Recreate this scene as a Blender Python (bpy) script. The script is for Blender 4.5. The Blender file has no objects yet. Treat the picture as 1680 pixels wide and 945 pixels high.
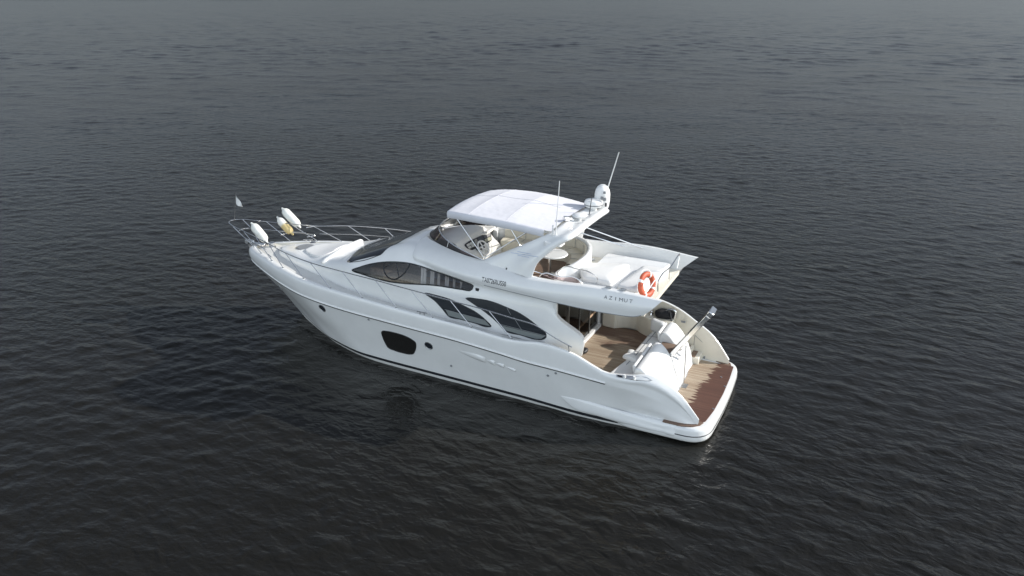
import bpy, bmesh, math, random
import numpy as np
from mathutils import Vector, Matrix
from mathutils.bvhtree import BVHTree
random.seed(4); rng = np.random.default_rng(11)
R = math.radians
scn = bpy.context.scene
COL = scn.collection

# ------------------------------------------------------------------ camera, sky, sun, exposure
FPX, HOR, YAW = 1260.0, -30.13, 0.45746
CP = np.array([-2.951, 19.383, 11.104])
PITCH = math.atan((472.5 - HOR) / FPX)
_v = np.array([math.sin(YAW), -math.cos(YAW), 0.0])
_r = np.array([_v[1], -_v[0], 0.0])
_f = _v * math.cos(PITCH) + np.array([0, 0, -math.sin(PITCH)])
_u = _v * math.sin(PITCH) + np.array([0, 0, math.cos(PITCH)])
cd = bpy.data.cameras.new('camera'); cam = bpy.data.objects.new('camera', cd); COL.objects.link(cam)
cd.sensor_fit = 'HORIZONTAL'; cd.sensor_width = 36.0; cd.lens = 36.0 * FPX / 1680.0
cd.clip_start = 0.1; cd.clip_end = 20000
M = Matrix.Identity(4)
for i in range(3):
    M[i][0] = _r[i]; M[i][1] = _u[i]; M[i][2] = -_f[i]; M[i][3] = CP[i]
cam.matrix_world = M
scn.camera = cam

SUN_AZ_VEC = (-0.84, -0.54)      # horizontal direction towards the sun (astern and to starboard)
SUN_EL = R(27)
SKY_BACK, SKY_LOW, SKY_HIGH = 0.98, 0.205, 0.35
world = bpy.data.worlds.new('World'); scn.world = world; world.use_nodes = True
wn = world.node_tree
bg = wn.nodes['Background']; bg.inputs[1].default_value = 0.15
sky = wn.nodes.new('ShaderNodeTexSky'); sky.sky_type = 'NISHITA'; sky.sun_disc = False
sky.sun_elevation = SUN_EL
sky.sun_rotation = math.atan2(SUN_AZ_VEC[0], SUN_AZ_VEC[1])
sky.air_density = 1.0; sky.dust_density = 0.7; sky.ozone_density = 1.0
hsv = wn.nodes.new('ShaderNodeHueSaturation'); hsv.inputs['Saturation'].default_value = 0.45     # thin milky overcast
wn.links.new(sky.outputs[0], hsv.inputs['Color']); 
# added sky gain: brighter behind the viewer to lift hull shade, dimmed over far water
tcw = wn.nodes.new('ShaderNodeTexCoord')
def wmath(op, a, b=None, c=None):
    n = wn.nodes.new('ShaderNodeMath'); n.operation = op
    for i_, v_ in enumerate((a, b, c)):
        if v_ is None: continue
        if isinstance(v_, (int, float)): n.inputs[i_].default_value = v_
        else: wn.links.new(v_, n.inputs[i_])
    return n.outputs[0]
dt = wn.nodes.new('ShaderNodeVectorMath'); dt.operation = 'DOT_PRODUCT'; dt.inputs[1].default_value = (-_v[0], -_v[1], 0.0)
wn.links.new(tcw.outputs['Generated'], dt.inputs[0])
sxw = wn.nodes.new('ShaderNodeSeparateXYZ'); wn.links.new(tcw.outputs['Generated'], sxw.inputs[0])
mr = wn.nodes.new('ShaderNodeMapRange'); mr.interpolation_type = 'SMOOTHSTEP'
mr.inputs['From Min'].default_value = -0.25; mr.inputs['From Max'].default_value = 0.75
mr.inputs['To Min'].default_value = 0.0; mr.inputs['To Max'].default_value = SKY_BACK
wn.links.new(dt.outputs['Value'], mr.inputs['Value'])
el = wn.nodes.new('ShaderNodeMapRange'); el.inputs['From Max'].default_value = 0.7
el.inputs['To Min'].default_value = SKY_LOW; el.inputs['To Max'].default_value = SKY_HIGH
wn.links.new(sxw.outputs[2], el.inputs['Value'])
nzw = wn.nodes.new('ShaderNodeTexNoise'); nzw.inputs['Scale'].default_value = 2.2; nzw.inputs['Detail'].default_value = 5
wn.links.new(tcw.outputs['Generated'], nzw.inputs['Vector'])
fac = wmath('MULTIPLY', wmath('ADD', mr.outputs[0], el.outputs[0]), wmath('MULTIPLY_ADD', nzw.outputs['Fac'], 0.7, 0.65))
mw = wn.nodes.new('ShaderNodeVectorMath'); mw.operation = 'SCALE'
tint = wn.nodes.new('ShaderNodeVectorMath'); tint.operation = 'MULTIPLY'
tm = wn.nodes.new('ShaderNodeMix'); tm.data_type = 'RGBA'; tm.inputs['A'].default_value = (.95, .995, 1.06, 1); tm.inputs['B'].default_value = (.99, 1.01, 1.0, 1)
tf = wn.nodes.new('ShaderNodeMapRange'); tf.inputs['From Min'].default_value = -.1; tf.inputs['From Max'].default_value = .4
wn.links.new(dt.outputs['Value'], tf.inputs['Value']); wn.links.new(tf.outputs[0], tm.inputs[0]); wn.links.new(tm.outputs['Result'], tint.inputs[1])
wn.links.new(hsv.outputs[0], tint.inputs[0]); wn.links.new(tint.outputs[0], mw.inputs[0])
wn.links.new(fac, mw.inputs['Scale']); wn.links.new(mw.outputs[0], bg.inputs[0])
sd = bpy.data.lights.new('sun', 'SUN'); sun = bpy.data.objects.new('sun', sd); COL.objects.link(sun)
sd.energy = 2.65; sd.angle = R(0.5); sd.color = (1.0, 0.955, 0.89)
ch = math.cos(SUN_EL)
sv = Vector((SUN_AZ_VEC[0] * ch, SUN_AZ_VEC[1] * ch, math.sin(SUN_EL)))
sun.rotation_euler = sv.to_track_quat('Z', 'Y').to_euler()
sun.location = (-20, -25, 30)
vs = scn.view_settings; vs.view_transform = 'Standard'; vs.look = 'None'; vs.gamma = 1; vs.exposure = 1.0
vs.use_curve_mapping = False

# ------------------------------------------------------------------ photograph -> place
def ray(u, w): return _f + _r * ((u - 840) / FPX) - _u * ((w - 472.5) / FPX)
def at_x(u, w, x): d = ray(u, w); return CP + d * ((x - CP[0]) / d[0])
def at_y(u, w, y): d = ray(u, w); return CP + d * ((y - CP[1]) / d[1])
def at_z(u, w, z): d = ray(u, w); return CP + d * ((z - CP[2]) / d[2])

# ------------------------------------------------------------------ materials
def mat(name, col, rough=0.5, metal=0.0, spec=0.5, coat=0.0, noise=0.0, nscale=6.0, bump=0.0, bscale=30.0):
    m = bpy.data.materials.new(name); m.use_nodes = True
    nt = m.node_tree; p = nt.nodes['Principled BSDF']
    p.inputs['Base Color'].default_value = (*col, 1); p.inputs['Roughness'].default_value = rough
    p.inputs['Metallic'].default_value = metal; p.inputs['Specular IOR Level'].default_value = spec
    p.inputs['Coat Weight'].default_value = coat; p.inputs['Coat Roughness'].default_value = 0.08
    if noise or bump:
        tc = nt.nodes.new('ShaderNodeTexCoord')
    if noise:
        n = nt.nodes.new('ShaderNodeTexNoise'); n.inputs['Scale'].default_value = nscale; n.inputs['Detail'].default_value = 5
        n.inputs['Roughness'].default_value = 0.65
        nt.links.new(tc.outputs['Object'], n.inputs['Vector'])
        rp = nt.nodes.new('ShaderNodeValToRGB')
        rp.color_ramp.elements[0].position = 0.3; rp.color_ramp.elements[1].position = 0.7
        rp.color_ramp.elements[0].color = (*[c * (1 - noise) for c in col], 1)
        rp.color_ramp.elements[1].color = (*[min(1, c * (1 + noise * 0.4)) for c in col], 1)
        nt.links.new(n.outputs['Fac'], rp.inputs[0]); nt.links.new(rp.outputs[0], p.inputs['Base Color'])
    if bump:
        n2 = nt.nodes.new('ShaderNodeTexNoise'); n2.inputs['Scale'].default_value = bscale; n2.inputs['Detail'].default_value = 3
        nt.links.new(tc.outputs['Object'], n2.inputs['Vector'])
        b = nt.nodes.new('ShaderNodeBump'); b.inputs['Strength'].default_value = bump; b.inputs['Distance'].default_value = 0.02
        nt.links.new(n2.outputs['Fac'], b.inputs['Height']); nt.links.new(b.outputs[0], p.inputs['Normal'])
    return m

GEL = mat('white_gelcoat', (0.78, 0.785, 0.78), 0.26, coat=0.45, noise=0.05, nscale=1.3)
MATTEW = mat('matte_white_moulding', (0.72, 0.71, 0.68), 0.7, noise=0.05, nscale=3)
CREAM = mat('cream_bounce_gelcoat', (0.74, 0.70, 0.60), 0.4, noise=0.06, nscale=2.0)
DECKM = mat('nonskid_deck', (0.66, 0.66, 0.64), 0.75, noise=0.08, nscale=2.5, bump=0.25, bscale=160)
VINYL = mat('white_vinyl', (0.74, 0.74, 0.73), 0.5, noise=0.04, nscale=4, bump=0.12, bscale=9)
CREAMV = mat('cream_vinyl', (0.72, 0.67, 0.55), 0.5, noise=0.07, nscale=4, bump=0.12, bscale=9)
CANVAS = mat('white_canvas', (0.68, 0.68, 0.72), 0.85, noise=0.05, nscale=3, bump=0.35, bscale=5)
BLACK = mat('black_rubber', (0.016, 0.017, 0.02), 0.5)
STRIPE = mat('dark_boot_paint', (0.018, 0.02, 0.024), 0.35)
GLASS = mat('dark_tinted_glass', (0.022, 0.026, 0.032), 0.06, spec=0.45)
STEEL = mat('polished_stainless_steel', (0.72, 0.72, 0.72), 0.16, metal=1.0)
STEELD = mat('brushed_stainless_steel', (0.5, 0.5, 0.5), 0.3, metal=1.0)
GREYS = mat('satin_grey_panel', (0.20, 0.22, 0.22), 0.3)
GREYP = mat('grey_plastic', (0.22, 0.23, 0.24), 0.5)
WPLAST = mat('white_plastic', (0.80, 0.80, 0.79), 0.35)
ORANGE = mat('orange_life_ring_foam', (0.52, 0.10, 0.045), 0.55, noise=0.12, nscale=9)
FENDW = mat('white_fender_vinyl', (0.74, 0.745, 0.70), 0.42, noise=0.16, nscale=6)
LETTER = mat('dark_lettering', (0.05, 0.052, 0.06), 0.5)
BLUELET = mat('pale_blue_lettering', (0.47, 0.53, 0.66), 0.5)
WOODI = mat('brown_cabin_wood', (0.22, 0.12, 0.06), 0.4, noise=0.3, nscale=3)
BEIGE = mat('beige_column_reflection', (0.74, 0.69, 0.62), 0.8)
CARPET = mat('carpet_and_quay_brown', (0.50, 0.34, 0.22), 0.9, noise=0.45, nscale=14)
DARKIN = mat('dark_interior', (0.05, 0.048, 0.045), 0.7)
HULLBOT = mat('antifouling_paint', (0.10, 0.12, 0.11), 0.6)

def fender_two_tone():
    m = mat('white_and_yellowed_vinyl', (0.74, 0.74, 0.70), 0.42)
    nt = m.node_tree; p = nt.nodes['Principled BSDF']
    tc = nt.nodes.new('ShaderNodeTexCoord'); sx = nt.nodes.new('ShaderNodeSeparateXYZ')
    nz = nt.nodes.new('ShaderNodeTexNoise'); nz.inputs['Scale'].default_value = 7
    ad = nt.nodes.new('ShaderNodeMath'); ad.operation = 'MULTIPLY_ADD'; ad.inputs[1].default_value = 0.12
    rp = nt.nodes.new('ShaderNodeValToRGB')
    rp.color_ramp.elements[0].position = 0.0; rp.color_ramp.elements[0].color = (0.60, 0.47, 0.22, 1)
    rp.color_ramp.elements[1].position = 0.10; rp.color_ramp.elements[1].color = (0.74, 0.73, 0.68, 1)
    nt.links.new(tc.outputs['Object'], sx.inputs[0]); nt.links.new(tc.outputs['Object'], nz.inputs['Vector'])
    nt.links.new(nz.outputs['Fac'], ad.inputs[0]); nt.links.new(sx.outputs['Z'], ad.inputs[2])
    nt.links.new(ad.outputs[0], rp.inputs[0]); nt.links.new(rp.outputs[0], p.inputs['Base Color'])
    return m
FENDY = fender_two_tone()

def glass_clear(name, tint, fres=1.5, rough=0.02):
    m = bpy.data.materials.new(name); m.use_nodes = True; nt = m.node_tree
    nt.nodes.remove(nt.nodes['Principled BSDF'])
    out = nt.nodes['Material Output']
    t = nt.nodes.new('ShaderNodeBsdfTransparent'); t.inputs[0].default_value = (*tint, 1)
    g = nt.nodes.new('ShaderNodeBsdfGlossy'); g.inputs['Roughness'].default_value = rough
    fr = nt.nodes.new('ShaderNodeFresnel'); fr.inputs[0].default_value = fres
    mx = nt.nodes.new('ShaderNodeMixShader')
    nt.links.new(fr.outputs[0], mx.inputs[0]); nt.links.new(t.outputs[0], mx.inputs[1]); nt.links.new(g.outputs[0], mx.inputs[2])
    nt.links.new(mx.outputs[0], out.inputs[0])
    return m
GLASSC = glass_clear('tinted_clear_glass', (0.80, 0.82, 0.86), 1.6)
PLEXI = glass_clear('smoked_plum_acrylic', (0.15, 0.105, 0.115), 1.45)
PLEXIP = glass_clear('pale_rose_acrylic', (0.72, 0.58, 0.58), 1.45)
GLASSD = glass_clear('smoked_door_glass', (0.42, 0.40, 0.38), 1.6)

def teak(name, wet_shade_mode):
    m = bpy.data.materials.new(name); m.use_nodes = True; nt = m.node_tree; N = nt.nodes; L = nt.links
    p = N['Principled BSDF']; p.inputs['Roughness'].default_value = 0.6
    tc = N.new('ShaderNodeTexCoord'); sx = N.new('ShaderNodeSeparateXYZ'); L.new(tc.outputs['Object'], sx.inputs[0])
    def math_(op, a, b=None, c=None):
        n = N.new('ShaderNodeMath'); n.operation = op
        for i, v in enumerate((a, b, c)):
            if v is None: continue
            if isinstance(v, (int, float)): n.inputs[i].default_value = v
            else: L.new(v, n.inputs[i])
        return n.outputs[0]
    def noise(vec_scale, scale, detail=3):
        mp = N.new('ShaderNodeMapping'); mp.inputs['Scale'].default_value = vec_scale
        L.new(tc.outputs['Object'], mp.inputs[0])
        n = N.new('ShaderNodeTexNoise'); n.inputs['Scale'].default_value = scale; n.inputs['Detail'].default_value = detail
        L.new(mp.outputs[0], n.inputs['Vector']); return n.outputs['Fac']
    X, Y = sx.outputs[0], sx.outputs[1]
    pl = math_('MULTIPLY', Y, 1 / 0.058)
    idx = math_('FLOOR', pl); fr = math_('FRACT', pl)
    seam = math_('LESS_THAN', fr, 0.10)
    wn_ = N.new('ShaderNodeTexWhiteNoise'); wn_.noise_dimensions = '1D'; L.new(idx, wn_.inputs['W'])
    grain = noise((2.0, 40, 1), 2.0, 4)
    big = noise((1, 1, 1), 1.6, 3)
    dry = N.new('ShaderNodeValToRGB')
    dry.color_ramp.elements[0].position = 0.25; dry.color_ramp.elements[0].color = (0.25, 0.175, 0.115, 1)
    dry.color_ramp.elements[1].position = 0.8; dry.color_ramp.elements[1].color = (0.44, 0.36, 0.27, 1)
    tone = math_('MULTIPLY_ADD', wn_.outputs['Value'], 0.35, math_('MULTIPLY_ADD', grain, 0.55, math_('MULTIPLY', big, 0.25)))
    L.new(tone, dry.inputs[0])
    wet_shade_ramp = N.new('ShaderNodeValToRGB')
    wet_shade_ramp.color_ramp.elements[0].color = (0.055, 0.022, 0.014, 1); wet_shade_ramp.color_ramp.elements[1].color = (0.125, 0.055, 0.036, 1)
    L.new(tone, wet_shade_ramp.inputs[0])
    mix = N.new('ShaderNodeMix'); mix.data_type = 'RGBA'
    if wet_shade_mode == 'platform':          # soaked aft half with a ragged edge running along the planks
        teeth = noise((0.25, 5.5, 1), 2.2, 4)
        edge = math_('MULTIPLY_ADD', teeth, 0.75, 0.38)
        edge = math_('MULTIPLY_ADD', Y, 0.10, edge)
        f = math_('SUBTRACT', edge, X)
        f = math_('MULTIPLY', f, 18.0)
        fc = N.new('ShaderNodeClamp'); L.new(f, fc.inputs[0]); L.new(fc.outputs[0], mix.inputs[0])
    elif wet_shade_mode == 'cockpit':         # brown overhang shade painted into the planks, aft and along the starboard side
        nz = noise((0.6, 1.6, 1), 1.7, 4)
        a = math_('MULTIPLY_ADD', X, -0.55, 1.62)
        b = math_('MULTIPLY_ADD', Y, -0.42, -0.18)
        f = math_('ADD', math_('MAXIMUM', a, b), math_('MULTIPLY_ADD', nz, 1.6, -0.85))
        f = math_('MULTIPLY', f, 3.5)
        fc = N.new('ShaderNodeClamp'); fc.inputs['Max'].default_value = 0.75
        L.new(f, fc.inputs[0]); L.new(fc.outputs[0], mix.inputs[0])
    else:
        mix.inputs[0].default_value = 0.62
    L.new(dry.outputs[0], mix.inputs['A']); L.new(wet_shade_ramp.outputs[0], mix.inputs['B'])
    m2 = N.new('ShaderNodeMix'); m2.data_type = 'RGBA'; m2.inputs['B'].default_value = (0.03, 0.025, 0.022, 1)
    sf = math_('MULTIPLY', seam, 0.55); L.new(sf, m2.inputs[0]); L.new(mix.outputs['Result'], m2.inputs['A'])
    L.new(m2.outputs['Result'], p.inputs['Base Color'])
    b = N.new('ShaderNodeBump'); b.inputs['Strength'].default_value = 0.2; b.inputs['Distance'].default_value = 0.004
    L.new(grain, b.inputs['Height']); L.new(b.outputs[0], p.inputs['Normal'])
    return m
TEAKP = teak('half_wet_teak_planks', 'platform'); TEAKC = teak('weathered_shaded_teak_planks', 'cockpit'); TEAKF = teak('dark_teak_planks', 'fly')

# ------------------------------------------------------------------ object helpers
def empty(name, loc, label=None, cat=None, group=None):
    o = bpy.data.objects.new(name, None); COL.objects.link(o); o.location = loc; o.empty_display_size = 0.3
    return tag(o, label, cat, group)
def tag(o, label=None, cat=None, group=None, kind=None):
    if label: o['label'] = label
    if cat: o['category'] = cat
    if group: o['group'] = group
    if kind: o['kind'] = kind
    return o
ORIGIN = {}
def _world_origin(o):
    v = Vector((0, 0, 0))
    while o is not None: v = v + o.location; o = o.parent
    return v
def build(name, verts, faces, m, parent=None, smooth=38, origin=None, bev=0.0, bevseg=2, solid=0.0, sub=0):
    """verts in boat coordinates -> one mesh object whose vertices stay where given"""
    me = bpy.data.meshes.new(name)
    base = _world_origin(parent) if parent is not None else Vector((0, 0, 0))
    if origin is not None: base_l = Vector([float(a) for a in origin]) - base
    else: base_l = Vector((0, 0, 0)) - base
    off = base + base_l
    me.from_pydata([(float(v[0]) - off.x, float(v[1]) - off.y, float(v[2]) - off.z) for v in verts], [], [tuple(int(i) for i in f) for f in faces])
    bm = bmesh.new(); bm.from_mesh(me)
    bmesh.ops.remove_doubles(bm, verts=bm.verts, dist=1e-5)
    bmesh.ops.recalc_face_normals(bm, faces=bm.faces)
    bm.to_mesh(me); bm.free()
    me.materials.append(m)
    if smooth:
        me.shade_smooth(); me.set_sharp_from_angle(angle=R(smooth))
    o = bpy.data.objects.new(name, me); COL.objects.link(o)
    if parent is not None: o.parent = parent
    o.location = base_l
    if solid:
        md = o.modifiers.new('thick', 'SOLIDIFY'); md.thickness = solid; md.offset = -1
    if bev:
        md = o.modifiers.new('soft', 'BEVEL'); md.width = bev; md.segments = bevseg; md.limit_method = 'ANGLE'; md.angle_limit = R(40)
        md.harden_normals = False
    if sub:
        md = o.modifiers.new('sub', 'SUBSURF'); md.levels = sub; md.render_levels = sub
    return o

class MB:
    def __init__(s): s.v = []; s.f = []
    def add(s, v, f):
        n = len(s.v); s.v += [tuple(p) for p in v]; s.f += [tuple(i + n for i in q) for q in f]; return s
    def box(s, c, d, rz=0.0, ry=0.0):
        c = np.array(c, float); m = Matrix.Rotation(rz, 3, 'Z') @ Matrix.Rotation(ry, 3, 'Y')
        vs_ = []
        for z in (-.5, .5):
            for x, y in ((-.5, -.5), (.5, -.5), (.5, .5), (-.5, .5)):
                vs_.append(c + np.array(m @ Vector((x * d[0], y * d[1], z * d[2]))))
        return s.add(vs_, [(3, 2, 1, 0), (4, 5, 6, 7), (0, 1, 5, 4), (1, 2, 6, 5), (2, 3, 7, 6), (3, 0, 4, 7)])
    def tube(s, pts, r, n=8, closed=False, caps=True):
        P = np.array(pts, float); k = len(P)
        rr = np.broadcast_to(np.array(r, float), (k,))
        T = np.zeros_like(P)
        for i in range(k):
            a = P[(i - 1) % k] if (closed or i > 0) else P[i]; b = P[(i + 1) % k] if (closed or i < k - 1) else P[i]
            t = b - a; T[i] = t / (np.linalg.norm(t) + 1e-12)
        ref = np.array([0, 0, 1.0]) if abs(T[0][2]) < 0.9 else np.array([1.0, 0, 0])
        nrm = np.cross(T[0], ref); nrm /= np.linalg.norm(nrm); vs_ = []
        for i in range(k):
            nrm = nrm - T[i] * (nrm @ T[i]); nrm /= np.linalg.norm(nrm) + 1e-12
            bi = np.cross(T[i], nrm)
            for j in range(n):
                a = 2 * math.pi * j / n
                vs_.append(P[i] + rr[i] * (math.cos(a) * nrm + math.sin(a) * bi))
        fs = []
        for i in range(k if closed else k - 1):
            for j in range(n):
                a = i * n + j; b = i * n + (j + 1) % n; i2 = (i + 1) % k
                fs.append((a, b, i2 * n + (j + 1) % n, i2 * n + j))
        if caps and not closed:
            fs.append(tuple(range(n - 1, -1, -1))); fs.append(tuple((k - 1) * n + j for j in range(n)))
        return s.add(vs_, fs)
    def lathe(s, prof, base, axis=(0, 0, 1), n=24):
        ax = Vector([float(a) for a in axis]).normalized(); q = Vector((0, 0, 1)).rotation_difference(ax).to_matrix()
        vs_ = []
        for (r, h) in prof:
            for j in range(n):
                a = 2 * math.pi * j / n
                vs_.append(np.array(base) + np.array(q @ Vector((r * math.cos(a), r * math.sin(a), h))))
        fs = []
        for i in range(len(prof) - 1):
            for j in range(n): fs.append((i * n + j, i * n + (j + 1) % n, (i + 1) * n + (j + 1) % n, (i + 1) * n + j))
        fs.append(tuple(range(n - 1, -1, -1))); fs.append(tuple((len(prof) - 1) * n + j for j in range(n)))
        return s.add(vs_, fs)
    def prism(s, poly, z0, z1):
        k = len(poly); z0s = z0 if hasattr(z0, '__len__') else [z0] * k; z1s = z1 if hasattr(z1, '__len__') else [z1] * k
        vs_ = [(p[0], p[1], a) for p, a in zip(poly, z0s)] + [(p[0], p[1], a) for p, a in zip(poly, z1s)]
        fs = [tuple(range(k - 1, -1, -1)), tuple(range(k, 2 * k))] + [(i, (i + 1) % k, k + (i + 1) % k, k + i) for i in range(k)]
        return s.add(vs_, fs)
    def build(s, name, m, parent=None, **kw): return build(name, s.v, s.f, m, parent, **kw)

def tang(K, D):
    n = len(K); T = np.zeros_like(D)
    for i in range(n):
        if n == 1: break
        if i == 0: T[i] = (D[1] - D[0]) / (K[1] - K[0])
        elif i == n - 1: T[i] = (D[-1] - D[-2]) / (K[-1] - K[-2])
        else:
            h0 = K[i] - K[i - 1]; h1 = K[i + 1] - K[i]
            d0 = (D[i] - D[i - 1]) / h0; d1 = (D[i + 1] - D[i]) / h1
            T[i] = (d0 * h1 + d1 * h0) / (h0 + h1)
    return T
def herm(K, D, q):
    K = np.asarray(K, float); D = np.asarray(D, float); T = tang(K, D); q = np.asarray(q, float)
    i = np.clip(np.searchsorted(K, q, side='right') - 1, 0, len(K) - 2)
    h = K[i + 1] - K[i]; t = (q - K[i]) / h
    sh = (slice(None),) + (None,) * (D.ndim - 1); t = t[sh]; h = h[sh]
    return ((2 * t**3 - 3 * t**2 + 1) * D[i] + (t**3 - 2 * t**2 + t) * h * T[i] + (-2 * t**3 + 3 * t**2) * D[i + 1] + (t**3 - t**2) * h * T[i + 1])
def pchip(K, D, q):
    K = np.asarray(K, float); D = np.asarray(D, float); q = np.clip(np.asarray(q, float), K[0], K[-1])
    dl = np.diff(D) / np.diff(K); T = np.zeros_like(D); T[0] = dl[0]; T[-1] = dl[-1]
    for i in range(1, len(K) - 1):
        if dl[i - 1] * dl[i] > 0: T[i] = 2 / (1 / dl[i - 1] + 1 / dl[i])
    i = np.clip(np.searchsorted(K, q, side='right') - 1, 0, len(K) - 2)
    h = K[i + 1] - K[i]; t = (q - K[i]) / h
    return (2 * t**3 - 3 * t**2 + 1) * D[i] + (t**3 - 2 * t**2 + t) * h * T[i] + (-2 * t**3 + 3 * t**2) * D[i + 1] + (t**3 - t**2) * h * T[i + 1]
def smooth_path(pts, n=40, closed=False):
    P = np.array(pts, float)
    if closed: P = np.vstack([P[-1:], P, P[:2]])
    K = np.concatenate([[0], np.cumsum(np.linalg.norm(np.diff(P, axis=0), axis=1) + 1e-9)])
    if closed: return herm(K, P, np.linspace(K[1], K[-2], n, endpoint=False))
    return herm(K, P, np.linspace(0, K[-1], n))
def knots(G):       # G[i][j][3] -> mean chord along axis 0
    d = np.linalg.norm(np.diff(G, axis=0), axis=-1).mean(axis=1) + 1e-6
    return np.concatenate([[0], np.cumsum(d)])
def dense(levels, nu=60, nv=6, crease=(), along=True):
    """levels[k][station] control points -> dense grid [level][station]; nv samples between two levels"""
    G = np.array(levels, float)
    if along:
        H = np.swapaxes(G, 0, 1); K = knots(H)
        H = herm(K, H, np.linspace(0, K[-1], nu)); G = np.swapaxes(H, 0, 1)
    cuts = [0] + sorted(crease) + [len(G) - 1]; out = []
    for a, b in zip(cuts[:-1], cuts[1:]):
        S = G[a:b + 1]; K = knots(S)
        q = np.concatenate([np.linspace(K[i], K[i + 1], nv, endpoint=False) for i in range(len(K) - 1)] + [[K[-1]]])
        D = herm(K, S, q) if len(S) > 1 else S
        out.append(D if not out else D[1:])
    return np.concatenate(out)
def grid_faces(nr, nc, off=0):
    return [(off + i * nc + j, off + i * nc + j + 1, off + (i + 1) * nc + j + 1, off + (i + 1) * nc + j) for i in range(nr - 1) for j in range(nc - 1)]
def grid_mb(G, mirror=False, mb=None):
    mb = mb or MB(); nr, nc = G.shape[:2]
    mb.add(G.reshape(-1, 3), grid_faces(nr, nc))
    if mirror: mb.add((G * [1, -1, 1]).reshape(-1, 3), grid_faces(nr, nc))
    return mb
def bvh_of(o):
    w = _world_origin(o)
    return BVHTree.FromPolygons([v.co + w for v in o.data.vertices], [tuple(p.vertices) for p in o.data.polygons])
def drape(name, outline, bvh, m, parent, side=1, off=0.006, axis='y', step=0.09, solid=0.0, smooth_n=0, edge_down=0.01):
    """a pane whose outline (points in the place) is laid on a surface; axis = direction of projection"""
    O = np.array(outline, float)
    if smooth_n: O = smooth_path(O, smooth_n, closed=True)
    ia, ib = (0, 2) if axis == 'y' else (1, 0)
    bm = bmesh.new()
    vs_ = [bm.verts.new((p[ia], p[ib], 0)) for p in O]
    bm.faces.new(vs_)
    for k in (0, 1):
        lo, hi = O[:, (ia, ib)[k]].min(), O[:, (ia, ib)[k]].max(); c = math.floor(lo / step) * step + step
        while c < hi - 1e-4:
            co = Vector((c, 0, 0)) if k == 0 else Vector((0, c, 0)); no = Vector((1, 0, 0)) if k == 0 else Vector((0, 1, 0))
            bmesh.ops.bisect_plane(bm, geom=bm.verts[:] + bm.edges[:] + bm.faces[:], plane_co=co, plane_no=no); c += step
    bm.verts.index_update(); V = []
    edge = {v.index for e in bm.edges if e.is_boundary for v in e.verts}
    for v in bm.verts:
        if axis == 'y':
            h = bvh.ray_cast(Vector((v.co.x, side * 6.0, v.co.y)), Vector((0, -side, 0)))
            if h[0] is None: h = bvh.find_nearest(Vector((v.co.x, side * 1.8, v.co.y)))
        else:
            h = bvh.ray_cast(Vector((v.co.y, v.co.x, 9.0)), Vector((0, 0, -1)))
            if h[0] is None: h = bvh.find_nearest(Vector((v.co.y, v.co.x, 3)))
        n = h[1].copy()
        if axis == 'y' and n.y * side < 0: n = -n
        if axis == 'z' and n.z < 0: n = -n
        V.append(h[0] + n * off)
    F = [[v.index for v in f.verts] for f in bm.faces]; bm.free()
    o = build(name, V, F, m, parent)
    if solid:
        md = o.modifiers.new('thick', 'SOLIDIFY'); md.thickness = solid; md.offset = 0
    return o
def mirror_pts(P): return [np.array(p) * np.array([1, -1, 1]) for p in P]
def edge_strip(name, outline, bvh, m, parent, side=1, r=0.012, off=0.004, n=60, axis='y'):
    O = smooth_path(outline, n, closed=True); Q = []
    for p in O:
        if axis == 'y':
            h = bvh.ray_cast(Vector((p[0], side * 6, p[2])), Vector((0, -side, 0)))
            if h[0] is None: h = bvh.find_nearest(Vector(p))
        else:
            h = bvh.ray_cast(Vector((p[0], p[1], 9)), Vector((0, 0, -1)))
            if h[0] is None: h = bvh.find_nearest(Vector(p))
        nn = h[1] if (h[1].y * side > 0 or axis != 'y') else -h[1]
        Q.append(h[0] + nn * off)
    return MB().tube(Q, r, 6, closed=True).build(name, m, parent)
def rounded(poly, r=0.1, n=5):
    P = [np.array(p, float) for p in poly]; out = []; k = len(P)
    for i in range(k):
        a, b, c = P[i - 1], P[i], P[(i + 1) % k]
        l1, l2 = np.linalg.norm(a - b), np.linalg.norm(c - b)
        rr = min(r, l1 * .45, l2 * .45); p0 = b + (a - b) / l1 * rr; p1 = b + (c - b) / l2 * rr
        for t in np.linspace(0, 1, n): out.append((1 - t)**2 * p0 + 2 * t * (1 - t) * b + t * t * p1)
    return out
def text_on(name, txt, p0, p1, height, m, parent, bvh, side=1, off=0.006, squash=None):
    """lettering along p0 -> p1 on a side surface"""
    cu = bpy.data.curves.new('t', 'FONT'); cu.body = txt; cu.size = 1.0; cu.offset = 0.012 if len(txt) > 1 else -0.004
    to = bpy.data.objects.new('t', cu); COL.objects.link(to)
    dg = bpy.context.evaluated_depsgraph_get(); me = bpy.data.meshes.new_from_object(to.evaluated_get(dg))
    bpy.data.objects.remove(to); bpy.data.curves.remove(cu)
    V = np.array([v.co for v in me.vertices]); F = [tuple(p.vertices) for p in me.polygons]
    bpy.data.meshes.remove(me)
    x0, x1 = V[:, 0].min(), V[:, 0].max(); h = V[:, 1].max()
    p0 = np.array(p0, float); p1 = np.array(p1, float); out = []
    for v in V:
        t = (v[0] - x0) / (x1 - x0); q = p0 + (p1 - p0) * t; z = q[2] + v[1] / h * height
        hit = bvh.ray_cast(Vector((q[0], side * 6, z)), Vector((0, -side, 0)))
        if hit[0] is None: hit = bvh.find_nearest(Vector((q[0], q[1], z)))
        nn = hit[1] if hit[1].y * side > 0 else -hit[1]
        out.append(hit[0] + nn * off)
    return build(name, out, F, m, parent, smooth=0)

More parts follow.
